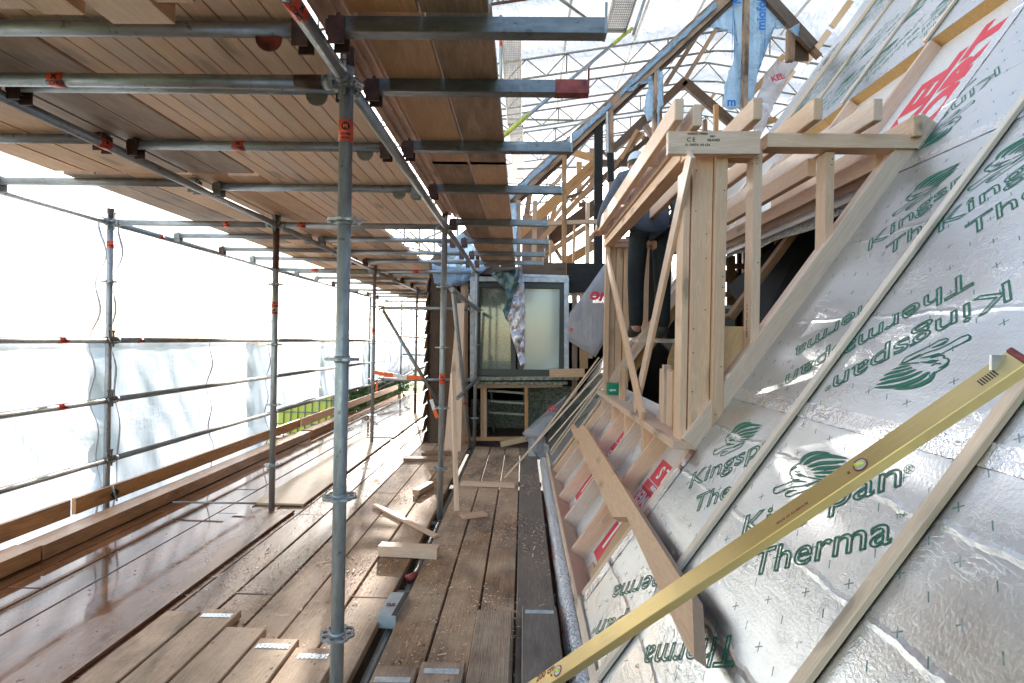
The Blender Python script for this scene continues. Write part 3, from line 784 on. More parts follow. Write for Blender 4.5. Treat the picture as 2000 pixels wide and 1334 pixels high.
steel_deck(xx, 8.45, 12.4, zz, 'long perforated steel deck hanging overhead left of the gable'); steel_deck(xx + .03, 12.5, 14.0, zz, 'short perforated steel deck beyond the long one'); steel_deck(xx + .05, 14.1, 16.5, zz, 'pale ribbed steel deck at the far end of the walkway', True)
p = at(1202, 62, 8.5); steel_deck(p.x, 5.2, 8.5, p.z, 'perforated steel deck at the top centre beside the yellow-green tube')

# ================================================================== TOP DECK BOARDS (seen from below)
ZB = 2.459
def lboard(name, x0, x1, y0, y1, z, m, label, th=.035, cat='deck board', group=None, gap=.004, tilt=0, **k):
    o = timber(name, ((x0 + x1) / 2, y0, z), ((x0 + x1) / 2, y1, z + tilt), x1 - x0 - gap, th, m, up=Vector((0, 0, 1)), **k)
    return tag(o, label, cat, group)
zc_ = ZB + .018
for i in range(11):      # narrow new planks over the inner bay
    x1 = -.725 - i * .0855; ye = 4.95 + random.uniform(-.05, .12)
    lboard('pine_plank', x1 - .0855, x1, -1.2, ye, zc_ + .01, 'plank_new', 'narrow pale new plank in the top deck, %s counting left from the inner tube' % ORD[i], th=.05, group='narrow new planks of the top deck', cat='plank')
mats = ['plank_old', 'plank_old', 'plank_tan', 'plank_tan', 'plank_tan', 'plank_old']
xl = -1.668
old = ['plank_old', 'plank_old', 'plank_tan', 'plank_tan', 'plank_tan', 'plank_tan', 'plank_old']
k = 0
cuts = [-1.2, 3.4, 5.9, 8.6, 11.2, 14.0]
for i in range(6):
    x1 = xl - .21 * i
    for j in range(5):
        m = old[(i + j * 2) % 7] if j < 2 else ('plank_tan' if (i + j) % 3 else 'plank_new')
        if j == 0 and i == 2: m = 'plank_old'
        lboard('deck_board', x1 - .21, x1, cuts[j] + random.uniform(-.03, .0) + .04, cuts[j + 1] + random.uniform(-.03, .03), zc_ + random.uniform(-.002, .003), m, 'top deck board, %s row beyond the new planks, %s length from the front' % (ORD[i], ORD[j]), group='wide boards of the top deck', gap=.01)
for j, (y0, y1) in enumerate(((5.0, 7.2), (7.3, 9.8), (9.9, 14.))):   # beyond the new planks
    for i in range(2): lboard('deck_board', -1.665 + i * .17 - .0, -1.665 + (i + 1) * .17, y0, y1, zc_, ['plank_old', 'plank_new', 'plank_tan'][(i + j) % 3], 'board at the inner edge of the top deck beyond the new planks, %s of six' % ORD[j * 2 + i], group='inner edge boards of the top deck', gap=.01)
# two-board walkway on the brackets
wk = [(-.545, -.335), (-.332, -.122)]
for j, (y0, y1) in enumerate(((-.5, 1.69), (1.71, 3.15), (2.2, 3.6), (3.1, 5.6), (5.5, 7.55))):
    if j == 2: continue
    for i, (x0, x1) in enumerate(wk):
        m = [['plank_tan', 'plank_old'], ['plank_tan', 'plank_old'], 0, ['plank_old', 'plank_tan'], ['plank_tan', 'plank_tan']][j][i]
        lboard('walkway_board', x0 + .01 * (j % 2), x1 + .008 * (j % 2), y0, y1, zc_ + .0 + (.037 if j in (1,) and False else 0), m, '%s walkway board on the square tubes, %s length from the front' % (['left', 'right'][i], ORD[[0, 1, 0, 2, 3][j]]), group='walkway boards on the square tubes', th=.042)
# pale thin battens lying above the gap
for i in range(4):
    x0 = -.69 + i * .034
    lboard('thin_batten', x0, x0 + .031, -1, 4.6 + .1 * i, 2.52 + .012 * i, 'pine_pink', '%s pale thin batten stored above the inner tube' % ORD[i], th=.05, group='thin battens stored above the inner tube', cat='batten', gap=.003)
# short timber stack hanging into the top of the picture
for i, (x0, x1, ye, z) in enumerate(((-1.90, -1.76, 1.50, 2.40), (-1.70, -1.52, 1.44, 2.38), (-1.50, -1.38, 1.53, 2.40), (-1.36, -1.24, 1.53, 2.385), (-1.22, -1.03, 1.60, 2.40), (-1.01, -.90, 1.48, 2.39), (-.88, -.72, 1.40, 2.385))):
    lboard('stacked_timber', x0, x1, .2, ye, z, 'plank_new', '%s pale timber end from the left in the stack at the top edge' % ORD[i], th=.07, group='stacked timbers above the camera', cat='timber')
# nail plates on board ends overhead
def nail_plate(c, xdir, nrm, L=.17, W=.038, parent=None, m='steel'):
    bm = bmesh.new()
    box_into(bm, (0, 0, 0), L, W, .0015)
    for i in range(int(L / .021)):
        for j in range(3):
            box_into(bm, (-L / 2 + .012 + i * .021 + (j % 2) * .006, -W / 2 + .008 + j * .011, .0012), .011, .003, .002)
    o = fin('nail_plate', bm, m, parent, flat_frame(c, xdir, nrm))
    return o
# ================================================================== LOWER DECK
def fl(px, py, z=0): return atz(px, py, z)
XSEAM = [-.715 - .2215 * i for i in range(13)]
wetness = lambda i: 'floor_wet' if i > 2 else 'floor'
rowlab = 'floor board, row %s to the left of the gap, %s'
cutset = [(-1.2, 3.1, 6.1, 8.9, 15.2), (-1.2, 4.5, 7.4, 15.2), (-1.2, 2.3, 5.2, 8.6, 15.2)]
for i in range(12):
    cs_ = cutset[i % 3]
    for j in range(len(cs_) - 1):
        z = -.021 + random.uniform(-.004, .003)
        lboard('scaffold_board', XSEAM[i + 1], XSEAM[i], cs_[j] + .004, cs_[j + 1] - .004, z, wetness(i), rowlab % (ORD[i], ['nearest length', 'second length', 'third length', 'farthest length'][j]), th=.042, group='floor boards left of the gap', gap=random.uniform(.005, .012), seg=6, wob=.003, bev=.004)
xr = [-.632, -.415, -.212, -.018, .205]
for i in range(4):
    for j, (y0, y1) in enumerate(((-1.2, 3.9 + .3 * (i % 2)), (3.91 + .3 * (i % 2), 7.55))):
        lboard('scaffold_board', xr[i], xr[i + 1], y0, y1, -.021 + random.uniform(-.003, .003), 'floor_dark' if i == 3 else 'floor', 'floor board right of the gap, %s counting right, %s length' % (ORD[i], ['near', 'far'][j]), th=.042, group='floor boards right of the gap', gap=.012, seg=6, wob=.003, bev=.004)
# overlapping near boards with nail plates
ov = [(-1.80, -1.62, 2.80), (-1.615, -1.425, 2.83), (-1.42, -1.215, 2.66), (-1.21, -1.02, 2.57), (-1.01, -.80, 2.50), (-.61, -.425, 2.38), (-.42, -.225, 2.42), (-.216, -.030, 2.90), (.015, .205, 2.96)]
for i, (x0, x1, ye) in enumerate(ov):
    o = lboard('overlapping_board', x0, x1, -.8, ye, .024, 'floor' if i < 7 else 'floor_dark' if i == 8 else 'floor', 'short board lapped over the floor at the bottom edge, %s from the left' % ORD[i], th=.042, group='lapped boards at the bottom edge', gap=.006, seg=4, wob=.002, bev=.004)
    if i in (1, 3, 4, 5, 6, 8):
        nail_plate(Vector(((x0 + x1) / 2, ye - (.07 if i != 5 else .1), .0465)), (1, .02, 0), (0, 0, 1), .15 if i != 4 else .13, .036, o)
# plywood strips
prot = dict(cat='plywood strip', th=.018, bev=.001)
lboard('plywood_strip', -2.29, -1.87, .6, 4.56, .012, 'floor_wet', 'long wet plywood strip on the floor boards in front of the left pole', **prot)
lboard('plywood_strip', -2.31, -1.86, 4.72, 7.9, .014, 'ply', 'dry plywood strip on the floor boards beyond the left pole', **prot)
lboard('plywood_strip', -2.25, -1.85, 8.0, 11.5, .012, 'ply', 'far plywood strip on the floor near the taped pole', **prot)
for i, (y, x0, x1) in enumerate(((6.6, -1.4, -.98), (6.95, -1.25, -.9))):
    timber_o = timber('spare_batten', (x0, y, .02), (x1, y + .03, .02), .13, .035, 'brown'); tag(timber_o, '%s flat dark offcut lying across the boards near the pole foot' % ['nearer', 'farther'][i], 'offcut', 'flat dark offcuts on the boards')
# toe boards at the outer edge
for j, (y0, y1) in enumerate(((-1.2, 4.1), (4.15, 8.4), (8.45, 15.0))):
    o = timber('toe_board', (-3.40, y0, .135), (-3.40, y1, .135), .035, .125, 'toe' if j < 2 else 'plank_new', seg=6, wob=.01); tag(o, 'tall toe board on edge along the sheeting, %s length' % ORD[j], 'toe board', 'toe boards along the sheeting')
for j, (y0, y1, z) in enumerate(((-1.2, 3.45, .058), (3.47, 7.9, .052), (8.0, 9.6, .052))):
    o = timber('inner_toe_timber', (-3.12, y0, z), (-3.12, y1, z), .17, .095, 'toe' if j < 2 else 'orange', seg=5, wob=.008); tag(o, 'thick wet timber lying along the edge of the deck, %s length' % ORD[j], 'edge timber', 'thick edge timbers of the deck')
# tubes below the boards (seen in the gap) and floor transoms
tag(tube('scaffold_tube', (-.672, -1, -.075), (-.672, 7.5, -.075), 'galv_old'), 'tube running under the boards, seen through the gap', 'scaffold tube')
for i, y in enumerate((1.25, 2.0, 3.3, 4.57, 5.9, 7.5)):
    tag(tube('scaffold_tube', (-3.45, y, -.072), (.22, y, -.072), 'galv_old', TR, None, 8), 'cross tube beneath the floor boards, %s from the front' % ORD[i], 'scaffold tube', 'cross tubes beneath the floor')
tag(tube('thin_rod', at(338, 981, 4.52), at(500, 983, 4.52), 'galv_old', .008), 'thin rod lying across the wet boards before the left pole', 'rod')
# swivel coupler at the foot of the far left pole
for i, (px, y) in enumerate(((190, 4.72), (228, 4.5), (345, 6.2), (425, 7.6))):
    bm = bmesh.new(); x_ = SXL + .10; pr_ = None
    for k in range(41):
        z = -.2 + k * .065; q_ = Vector((x_ + .012 * math.sin(k * .9 + i), at(px, 600, y).y + .05 * math.sin(z * 3.1 + i) + .03 * math.sin(z * 12.6), z))
        if pr_ is not None: cyl_into(bm, pr_, q_, (.006 if i < 2 else .004) * (1 + .5 * math.sin(k * .7)), 6, False)
        pr_ = q_
    fin('cord', bm, 'cap' if i < 2 else 'frame_dark', bpy.data.objects['side_sheeting.001'])
bm = bmesh.new(); q0 = None
for k in range(90):
    y = 7.9 + k * .145; q1 = Vector((SXL + .03 + .02 * noise.noise(Vector((y, 0, 0))), y, .36 + .02 * noise.noise(Vector((y * 2, 4, 0))) - .02 * math.sin(y * 1.2)))
    if q0 is not None: cyl_into(bm, q0, q1, .026 + .008 * noise.noise(Vector((y * 5, 1, 1))), 8, False)
    q0 = q1
tag(fin('sheet_roll', bm, 'sill'), 'rolled dirty lower edge of the side sheeting above the yellow tank', 'rolled sheet')
root = empty('swivel_coupler', (XO, D2, .13), 'dark oily swivel coupler clamped round the foot of the far left pole', 'coupler')
bm = bmesh.new(); cyl_into(bm, Vector((XO, D2, .10)), Vector((XO, D2, .17)), .036, 14); fin('clamp_ring', bm, 'rust', root)
bm = bmesh.new(); cyl_into(bm, Vector((XO + .075, D2 - .05, .10)), Vector((XO + .075, D2 + .0, .14)), .034, 14); box_into(bm, (XO + .045, D2 - .02, .13), .05, .05, .05); fin('clamp_body', bm, 'char', root)
bm = bmesh.new(); cyl_into(bm, Vector((XO - .03, D2 - .06, .16)), Vector((XO + .10, D2 - .07, .20)), .007, 8); cyl_into(bm, Vector((XO + .10, D2 - .07, .20)), Vector((XO + .13, D2 - .05, .07)), .007, 8); fin('bolt', bm, 'galv_old', root)
tag(timber('gap_backing', (-1.4, -1, -.62), (-1.4, 7.6, -.62), 4.0, .05, 'darkwood'), 'added dark boarding under the floor that keeps its gaps dark', 'backing')  # added slab, blocks the bright ground behind the board seams
hg = empty('shade_hedge', (-4.9, 14, -1), 'added dark green hedge outside the left sheeting, placed to shade its lower part', 'hedge')  # added hedge, keeps the low sun off the lower sheeting
bm = bmesh.new(); random.seed(11)
for i in range(9000):
    y = random.uniform(14.6, 21); top = .55 + .07 * (y - 8.6) + .25 * noise.noise(Vector((y * 1.1, 3, 0)))
    c = Vector((-4.75 + random.gauss(0, .28), y, random.uniform(-1.4, top))); a = Vector((random.gauss(0, 1), random.gauss(0, 1), random.gauss(0, 1))).normalized() * random.uniform(.05, .11); b = a.orthogonal().normalized() * a.length * .6
    bm.faces.new([bm.verts.new(p) for p in (c - a, c + b, c + a, c - b)])
M['leaf'] = plain('shade_hedge_leaf', (.05, .10, .03), .7, 0, .4, 5.)
fin('shade_hedge_foliage', bm, 'leaf', hg); bm = bmesh.new()
for i in range(14): cyl_into(bm, Vector((-4.75, 14.8 + i * .44, -3.2)), Vector((-4.75 + random.uniform(-.1, .1), 14.8 + i * .44, .2)), .03, 6)
fin('shade_hedge_stems', bm, 'brown', hg)
# IBC tank outside behind the sheeting
c = at(597, 800, 12.2); tw, td, tz = 1.25, 1.05, 1.02
root = empty('liquid_tank', (c.x, 12.2, c.z - .62), 'yellow plastic liquid tank in a wire cage outside the sheeting', 'tank')
bm = bmesh.new(); box_into(bm, (c.x, 12.7, c.z - .05), tw, td, tz); bmesh.ops.bevel(bm, geom=list(bm.edges), offset=.06, segments=2, affect='EDGES'); fin('tank_body', bm, 'lime', root)
bm = bmesh.new()
for i in range(9):
    x = c.x - tw / 2 + tw * i / 8; cyl_into(bm, Vector((x, 12.15, c.z - .6)), Vector((x, 12.15, c.z + .5)), .012, 6)
for i in range(5):
    z = c.z - .58 + 1.06 * i / 4; cyl_into(bm, Vector((c.x - tw / 2, 12.15, z)), Vector((c.x + tw / 2, 12.15, z)), .012, 6); cyl_into(bm, Vector((c.x + tw / 2 + .02, 12.15, z)), Vector((c.x + tw / 2 + .02, 13.2, z)), .012, 6)
for i in range(7): cyl_into(bm, Vector((c.x + tw / 2 + .02, 12.15 + i * .17, c.z - .6)), Vector((c.x + tw / 2 + .02, 12.15 + i * .17, c.z + .5)), .012, 6)
fin('wire_cage', bm, 'galv_old', root)
bm = bmesh.new(); box_into(bm, (c.x, 12.68, c.z - .66), tw + .05, 1.1, .1); fin('pallet', bm, 'brown', root)

# ================================================================== INSULATED ROOF SLOPE
roof = empty('insulated_roof', (P0.x, 3, 0), 'steep roof slope of foil-faced insulation boards with thin pine battens', 'roof')
def lbox(name, s0, s1, v0, v1, n0, n1, m, parent=roof, bev=.0):
    bm = bmesh.new(); box_into(bm, ((s0 + s1) / 2, (v0 + v1) / 2, (n0 + n1) / 2), s1 - s0, v1 - v0, n1 - n0)
    if bev: bmesh.ops.bevel(bm, geom=list(bm.edges), offset=bev, segments=1, affect='EDGES')
    return fin(name, bm, m, parent, ROOFM)
def iboard(s0, s1, v0, v1):
    o = lbox('insulation_board', s0 + .002, s1 - .002, v0 + .002, v1 - .002, -.004, 0, 'foil')
    lbox('foam_core', s0 + .003, s1 - .003, v0 + .003, v1 - .003, -.12, -.0045, 'pir', o)
    return o
near_b = []
rows = [.075, 1.46, 2.94, 4.45]
cols = [-2.3, .62, 3.02]
for a, b in zip(rows[:-1], rows[1:]):
    for c, d in zip(cols[:-1], cols[1:]): near_b.append(iboard(a, b, c, d))
for a, b in ((4.45, 5.9), (5.9, 7.3), (7.3, 8.4)):
    for c, d in ((-2.3, .62), (.62, 3.02), (3.02, 5.4), (5.4, 8.0)): near_b.append(iboard(a, b, c, d))
for a, b in ((.075, 1.46), (1.46, 2.94), (2.94, 4.45)): near_b.append(iboard(a, b, 6.1, 8.0))
def board_at(s, v):
    for o in near_b:
        vs = [x.co for x in o.data.vertices]
        if min(q.x for q in vs) - .01 <= s <= max(q.x for q in vs) + .01 and min(q.y for q in vs) - .01 <= v <= max(q.y for q in vs) + .01: return o
    return near_b[0]
# taped joints: crinkled bright strips
def tape(s0, s1, v0, v1, n=.002, m='tape_foil'):
    bm = bmesh.new(); nu = max(2, int(abs(s1 - s0) / .02)); nv = max(2, int(abs(v1 - v0) / .02)); g = []
    for i in range(nu + 1):
        g.append([bm.verts.new((s0 + (s1 - s0) * i / nu + .003 * noise.noise(Vector((i * .9, j * .6, 4))), v0 + (v1 - v0) * j / nv + .003 * noise.noise(Vector((i * .5, j * .9, 8))), n + .0035 * abs(noise.noise(Vector((i * .7 + v0, j * .45, 1)))))) for j in range(nv + 1)])
    for i in range(nu):
        for j in range(nv): bm.faces.new((g[i][j], g[i + 1][j], g[i + 1][j + 1], g[i][j + 1]))
    for f in bm.faces: f.smooth = True
    return fin('foil_tape', bm, m, board_at((s0 + s1) / 2, (v0 + v1) / 2 - .05), ROOFM)
tape(1.43, 1.50, .4, 3.0); tape(2.91, 2.98, .4, 3.0); tape(.10, 1.1, 2.95, 3.035); tape(3.1, 5.6, 2.93, 3.02, m='tape_foil')
# battens
def batten(v, s0, s1, w_=.042, t_=.022, m='batten', n=0.002):
    o = timber('batten', rp(s0, v, n + t_ / 2), rp(s1, v, n + t_ / 2), w_, t_, m, roof, up=N, bev=.003, seg=10, wob=.004)
    return o
for v, s0, s1 in ((.45, .1, 4.4), (1.405, .02, 4.45), (2.30, .03, 8.3), (1.405, 4.46, 8.3)): batten(v, s0, s1)
for px, py, s0 in ((1870, 0, 4.46), (1795, 0, 4.46), (1744, 0, 4.46), (1708, 0, 4.46), (1690, 30, 4.46)):
    batten(rs(px, py).y, s0, 8.2, .04)
for px, py in ((1132, 815), (1100, 850), (1085, 905)): batten(rs(px, py).y, .12, 4.2, .03, .02)
# joists' ends poking past the far edge
for px, py, l in ((1543, 150, .5), (1612, 75, .5), (1655, 15, .4)):
    p = rf(px, py, .0); timber('rafter_end', p - U * l + N * .02, p + U * .12 + N * .02, .05, .10, 'pine', roof, up=N)
# eave: bottom plate, bubble foil wrap
timber('eave_batten', rp(.055, -2.3, .0), rp(.055, 8.0, .0), .045, .035, 'batten', roof, up=N)
bm = bmesh.new()
L = 60; ring = []
for i in range(L + 1):
    y = .4 + 6.4 * i / L; r = []
    for k in range(13):
        a = R(-120 + 240 * k / 12); rr = .055 + .006 * noise.noise(Vector((y * 3, a, 0)))
        c = Vector((RX0 - .015, y, -.045)); r.append(bm.verts.new(c + Vector((-rr * math.cos(a) , 0, rr * math.sin(a) * 1.5))))
    ring.append(r)
for i in range(L):
    for k in range(12): f = bm.faces.new((ring[i][k], ring[i][k + 1], ring[i + 1][k + 1], ring[i + 1][k])); f.smooth = True
eav = fin('bubble_foil_wrap', bm, 'bubble', roof)
for y in (2.75, 3.7, 4.6):
    me = text_me('KELFORT', .075, offset=.002); o = link('wrap_lettering', me, 'red_print', eav, flat_frame((RX0 - .072, y + .3, -.02), (0, -1, 0), (-1, 0, .15)))
    o.matrix_basis = flat_frame((RX0 - .075, y + .3, -.04), (0, -1, .0), (-1, 0, .0))
# printed lettering
e1 = Vector((.63, -.777)).normalized(); e2 = Vector((-e1.y, e1.x))
kA, kB = rs(1448, 1050), rs(1758, 950); tA, tB = rs(1466, 1126), rs(1740, 1058)
e1 = ((kB - kA).normalized() + (tB - tA).normalized()).normalized(); e2 = Vector((-e1.y, e1.x))
kH = (rs(1472, 1003) - kA).dot(e2); tH = kH
def fitted(body, width, cap, hw):
    me = ribbon_text(body); a, b = span(me); capn = max(v.co.y for v in ribbon_text(body[0]).vertices)
    for v in me.vertices: v.co.x = (v.co.x - a) * width / (b - a); v.co.y *= cap / capn
    return ribbonize(me, hw)
kw = (kB - kA).dot(e1); tw_ = (tB - tA).dot(e1)
OUT = .0030
kme = fitted('Kingspan', kw, kH, OUT); tme = fitted('Therma', tw_, tH, OUT)
tme_off = Vector(((tA - kA).dot(e1), (tA - kA).dot(e2), 0))
me_r = text_me('®', .04, offset=.0002); me_t = text_me('TM', .022)
# running lion emblem, traced as leaf shapes and brush strokes (zoomed photo pixels / 2.5)
def Z(x, y):
    q = rs(1200 + x / 2.5, 800 + y / 2.5) - kA; return Vector((q.dot(e1), q.dot(e2), 0))
leaves = [([(905, 268), (930, 232), (985, 211), (1052, 213)], 9), ([(922, 272), (965, 243), (1040, 227), (1138, 238)], 11), ([(942, 282), (1000, 263), (1070, 258), (1130, 252)], 9),
          ([(960, 297), (1010, 286), (1065, 284), (1114, 275)], 9), ([(972, 312), (1020, 308), (1060, 307), (1092, 299)], 7), ([(978, 325), (1010, 328), (1052, 324)], 5),
          ([(858, 302), (872, 286), (892, 280)], 5), ([(882, 320), (910, 318), (942, 332)], 5), ([(872, 354), (905, 350), (940, 353)], 4), ([(777, 400), (784, 384), (802, 378)], 4), ([(840, 412), (858, 400), (884, 394)], 4), ([(930, 376), (960, 362), (990, 352)], 5)]
def spine(pts, t_):
    n_ = len(pts) - 1; f = min(t_ * n_, n_ - 1e-6); i_ = int(f); f -= i_
    g = lambda k: Vector((*pts[max(0, min(n_, k))], 0))
    p0, p1, p2, p3 = g(i_ - 1), g(i_), g(i_ + 1), g(i_ + 2)
    return .5 * ((2 * p1) + (p2 - p0) * f + (2 * p0 - 5 * p1 + 4 * p2 - p3) * f * f + (3 * p1 - p0 - 3 * p2 + p3) * f ** 3)
mane = []
for pts_, w_ in leaves:
    up_, dn_ = [], []
    for k in range(15):
        t_ = k / 14; p = spine(pts_, t_); q = spine(pts_, min(1, t_ + .02)) - spine(pts_, max(0, t_ - .02)); q.normalize(); o_ = Vector((-q.y, q.x, 0)) * w_ * math.sin(math.pi * min(.999, t_ * .94 + .03)) ** .75
        up_.append((p.x + o_.x, p.y + o_.y)); dn_.append((p.x - o_.x, p.y - o_.y))
    mane.append((up_, dn_))
strokes = [[(858, 300), (856, 316), (868, 326), (862, 336), (880, 342), (905, 340)], [(905, 340), (870, 348), (830, 366), (790, 380), (776, 396), (780, 410), (800, 408), (835, 390)],
           [(835, 390), (872, 378), (915, 374), (940, 366), (990, 350), (1010, 352)], [(1010, 352), (990, 378), (940, 394), (890, 410), (862, 424), (838, 424), (834, 412), (850, 398), (890, 394)],
           [(905, 262), (885, 272), (862, 290)], [(945, 330), (985, 338), (1020, 345)], [(880, 300), (895, 306), (910, 300)], [(890, 318), (902, 326), (916, 324)]]
bm = bmesh.new()
for up_, dn_ in mane:
    for k in range(14): bm.faces.new([bm.verts.new(Z(*p)) for p in (up_[k], up_[k + 1], dn_[k + 1], dn_[k])])
for st in strokes:
    pts = [Z(*p) for p in st]
    for a, b in zip(pts[:-1], pts[1:]):
        d = (b - a).normalized() * .0; pr = Vector((-(b - a).y, (b - a).x, 0)).normalized() * .0024
        bm.faces.new([bm.verts.new(p) for p in (a - pr, b - pr, b + pr, a + pr)])
bmesh.ops.recalc_face_normals(bm, faces=bm.faces)
for f in bm.faces:
    f.normal_update()
    if f.normal.z < 0: f.normal_flip()
lion = bpy.data.meshes.new('lion_emblem'); bm.to_mesh(lion); bm.free()
FULL = join_me([(kme, Matrix.Identity(4)), (tme, Matrix.Translation(tme_off)), (lion, Matrix.Identity(4)), (me_r, Matrix.Translation((kw + .01, kH * .35, .001))), (me_t, Matrix.Translation((tme_off.x + tw_ + .01, tme_off.y + tH * .7, .001)))])
FULL.name = 'foil_lettering'; FULL.materials.append(M['green_print'])
def stamp(K, inv=False, clip=None):
    ex = -e1 if inv else e1; ey = Vector((-ex.y, ex.x))
    lm = Matrix(((ex.x, ey.x, 0, K.x), (ex.y, ey.y, 0, K.y), (0, 0, 1, 0.0016), (0, 0, 0, 1)))
    mid = K + ex * kw * .5; me = FULL
    if clip:
        bm = bmesh.new(); bm.from_mesh(FULL)
        bad = [f for f in bm.faces if not clip[0] < (lm @ f.calc_center_median()).y < clip[1]]
        bmesh.ops.delete(bm, geom=bad, context='FACES'); me = bpy.data.meshes.new('foil_lettering'); bm.to_mesh(me); bm.free(); me.materials.append(M['green_print'])
        if not len(me.polygons): return
        mid.y = max(clip[0] + .05, min(clip[1] - .05, mid.y))
    o = bpy.data.objects.new('foil_lettering', me); C.objects.link(o)
    p = board_at(mid.x, mid.y); o.parent = p; o.matrix_parent_inverse = world_of(p).inverted(); o.matrix_basis = ROOFM @ lm
LO, HI = (1.41, 2.30), (2.30, 2.93)
for px, py, cl in ((1448, 1050, LO), (1346, 954, HI), (1696, 490, HI), (1834, 454, LO)): stamp(rs(px, py), False, cl)
k3 = rs(1970, 548); stamp(k3, True, LO); stamp(k3 + Vector((-.02, .37)), True, HI); stamp(k3 + Vector((0, -.75)), True, (.4, 1.40))
stamp(rs(1950, 130), True, HI); stamp(rs(1950, 130) + Vector((.1, -.75)), True, LO)
t8 = rs(1445, 1240); stamp(t8 + e1 * tme_off.x + e2 * tme_off.y, True, LO)
k9 = rs(1172, 1213); stamp(k9 + e1 * kw, True, HI)
stamp(rs(1834, 454) + Vector((0, -.75)), False, (.4, 1.40))
v = 3.6
i = 0
while v < 8.0:
    stamp(Vector((4.62 + .04 * (i % 2), v + .15))) if v < 7.5 else None
    stamp(Vector((5.75, v - .1)), True) if v < 7.3 else None
    stamp(Vector((6.35, v + .2))) if v < 7.6 else None
    stamp(Vector((7.25, v - .25)), True) if v < 7.3 else None
    v += .66; i += 1
for s_, v_, inv in ((.5, 6.95, False), (.62, 7.5, False), (1.4, 6.35, True), (1.95, 6.9, False), (2.6, 6.3, True), (3.3, 6.9, False), (4.1, 6.4, True)): stamp(Vector((s_, v_)), inv)

# open rafters below the dormer sill, with membrane and red print between
for i, v in enumerate((5.97, 5.63, 4.96, 4.34, 3.70, 3.05)):
    s1 = 1.16
    timber('rafter', rp(.085, v, -.06), rp(s1, v, -.06), .045, .13, ['pine', 'pine_pink'][i % 2] if v > 3.1 else 'pine', roof, up=N)
    # short upright leg under the sill
    p = rp(s1 - .12, v, -.10)
    if 3.1 < v < 5.9: timber('sill_leg', (.80 + .09, v + .046, .62), (.80 + .09, v + .046, .93), .045, .16, 'pine', roof, up=Vector((1, 0, 0)))
timber('bottom_plate', rp(.075, 3.0, -.04), rp(.075, 6.1, -.04), .16, .02, 'pine_pink', roof, up=U)
mb = lbox('white_membrane', .06, 1.25, 3.02, 6.1, -.105, -.100, 'bubble_white')
def red_print(par, s, v, words, nn, ln=.30, ht=.10, flip=True):
    """red block with white words, printed on the membrane"""
    a = ROOFM @ Matrix.Translation((s, v, nn))
    bm = bmesh.new(); bm.faces.new([bm.verts.new(p) for p in ((-ht / 2, -ln / 2, 0), (ht / 2, -ln / 2, 0), (ht / 2, ln / 2, 0), (-ht / 2, ln / 2, 0))])
    bl = fin('red_block', bm, 'red_print', par, a)
    if words:
        me = text_me(words, ht * .85, offset=.003, align='CENTER'); link('white_lettering', me, 'white_print', bl, a @ Matrix.Rotation(R(-90), 4, 'Z') @ Matrix.Rotation(math.pi if flip else 0, 4, 'Z') @ Matrix.Translation((0, -ht * .3, .0012)))
    return bl
for v0, v1 in ((3.09, 3.64), (4.39, 4.93)):
    vc = (v0 + v1) / 2
    red_print(mb, .86, vc - .02, 'FOL S', -.098, .50, .15); red_print(mb, .66, vc, 'HAMMER', -.098, .50, .14); red_print(mb, .755, vc, 'DAMPOPEN', -.098, .50, .045)
    red_print(mb, .36, vc, 'FOL', -.098, .5, .36)
for i, (v, s) in enumerate(((5.25, .16), (4.6, .13), (3.35, .13))):
    o = timber('packing_block', rp(s, v - .14, -.12), rp(s, v + .14, -.12), .05, .07, 'pine_pink', roof, up=N)
# cut opening above the dormer: membrane with big red lettering, rafters, foam edge
mb2 = lbox('white_membrane', 2.98, 4.6, 3.0, 7.9, -.095, -.090, 'bubble_white')
for v in (4.0, 4.98, 5.95, 6.06): timber('rafter', rp(3.15, v, -.045), rp(4.44, v, -.045), .045, .09, 'pine_pink', roof, up=N)
def big_red(s, v, body, size, wide=1.0):
    me = text_me(body, size, offset=.02, wide=wide); link('red_lettering', me, 'red_print', mb2, ROOFM @ Matrix.Translation((s, v, -.088)) @ Matrix.Rotation(R(0), 4, 'Z'))
big_red(3.10, 3.10, 'KEL-FORT', .14, .95); big_red(3.22, 3.25, 'FORT', .34, 1.25); big_red(3.45, 3.55, 'KEL', .38, 1.1)
timber('opening_trimmer', rp(3.10, 2.98, -.035), rp(3.10, 6.1, -.035), .09, .07, 'pine_pink', roof, up=N)
# drooping edge of the bubble foil over the dark opening
bm = bmesh.new(); g = []
for i in range(41):
    v = 3.1 + 2.8 * i / 40; r = []
    for k in range(9):
        f = k / 8; p = rp(3.14 - .13 * f, v, -.095 - .05 * f * f * (1 + .5 * math.sin(v * 5))); p.z -= .05 * f * f * abs(math.sin(v * 1.7)); r.append(bm.verts.new(p))
    g.append(r)
for i in range(40):
    for k in range(8): f = bm.faces.new((g[i][k], g[i][k + 1], g[i + 1][k + 1], g[i + 1][k])); f.smooth = True
fin('drooping_foil', bm, 'bubble', roof)
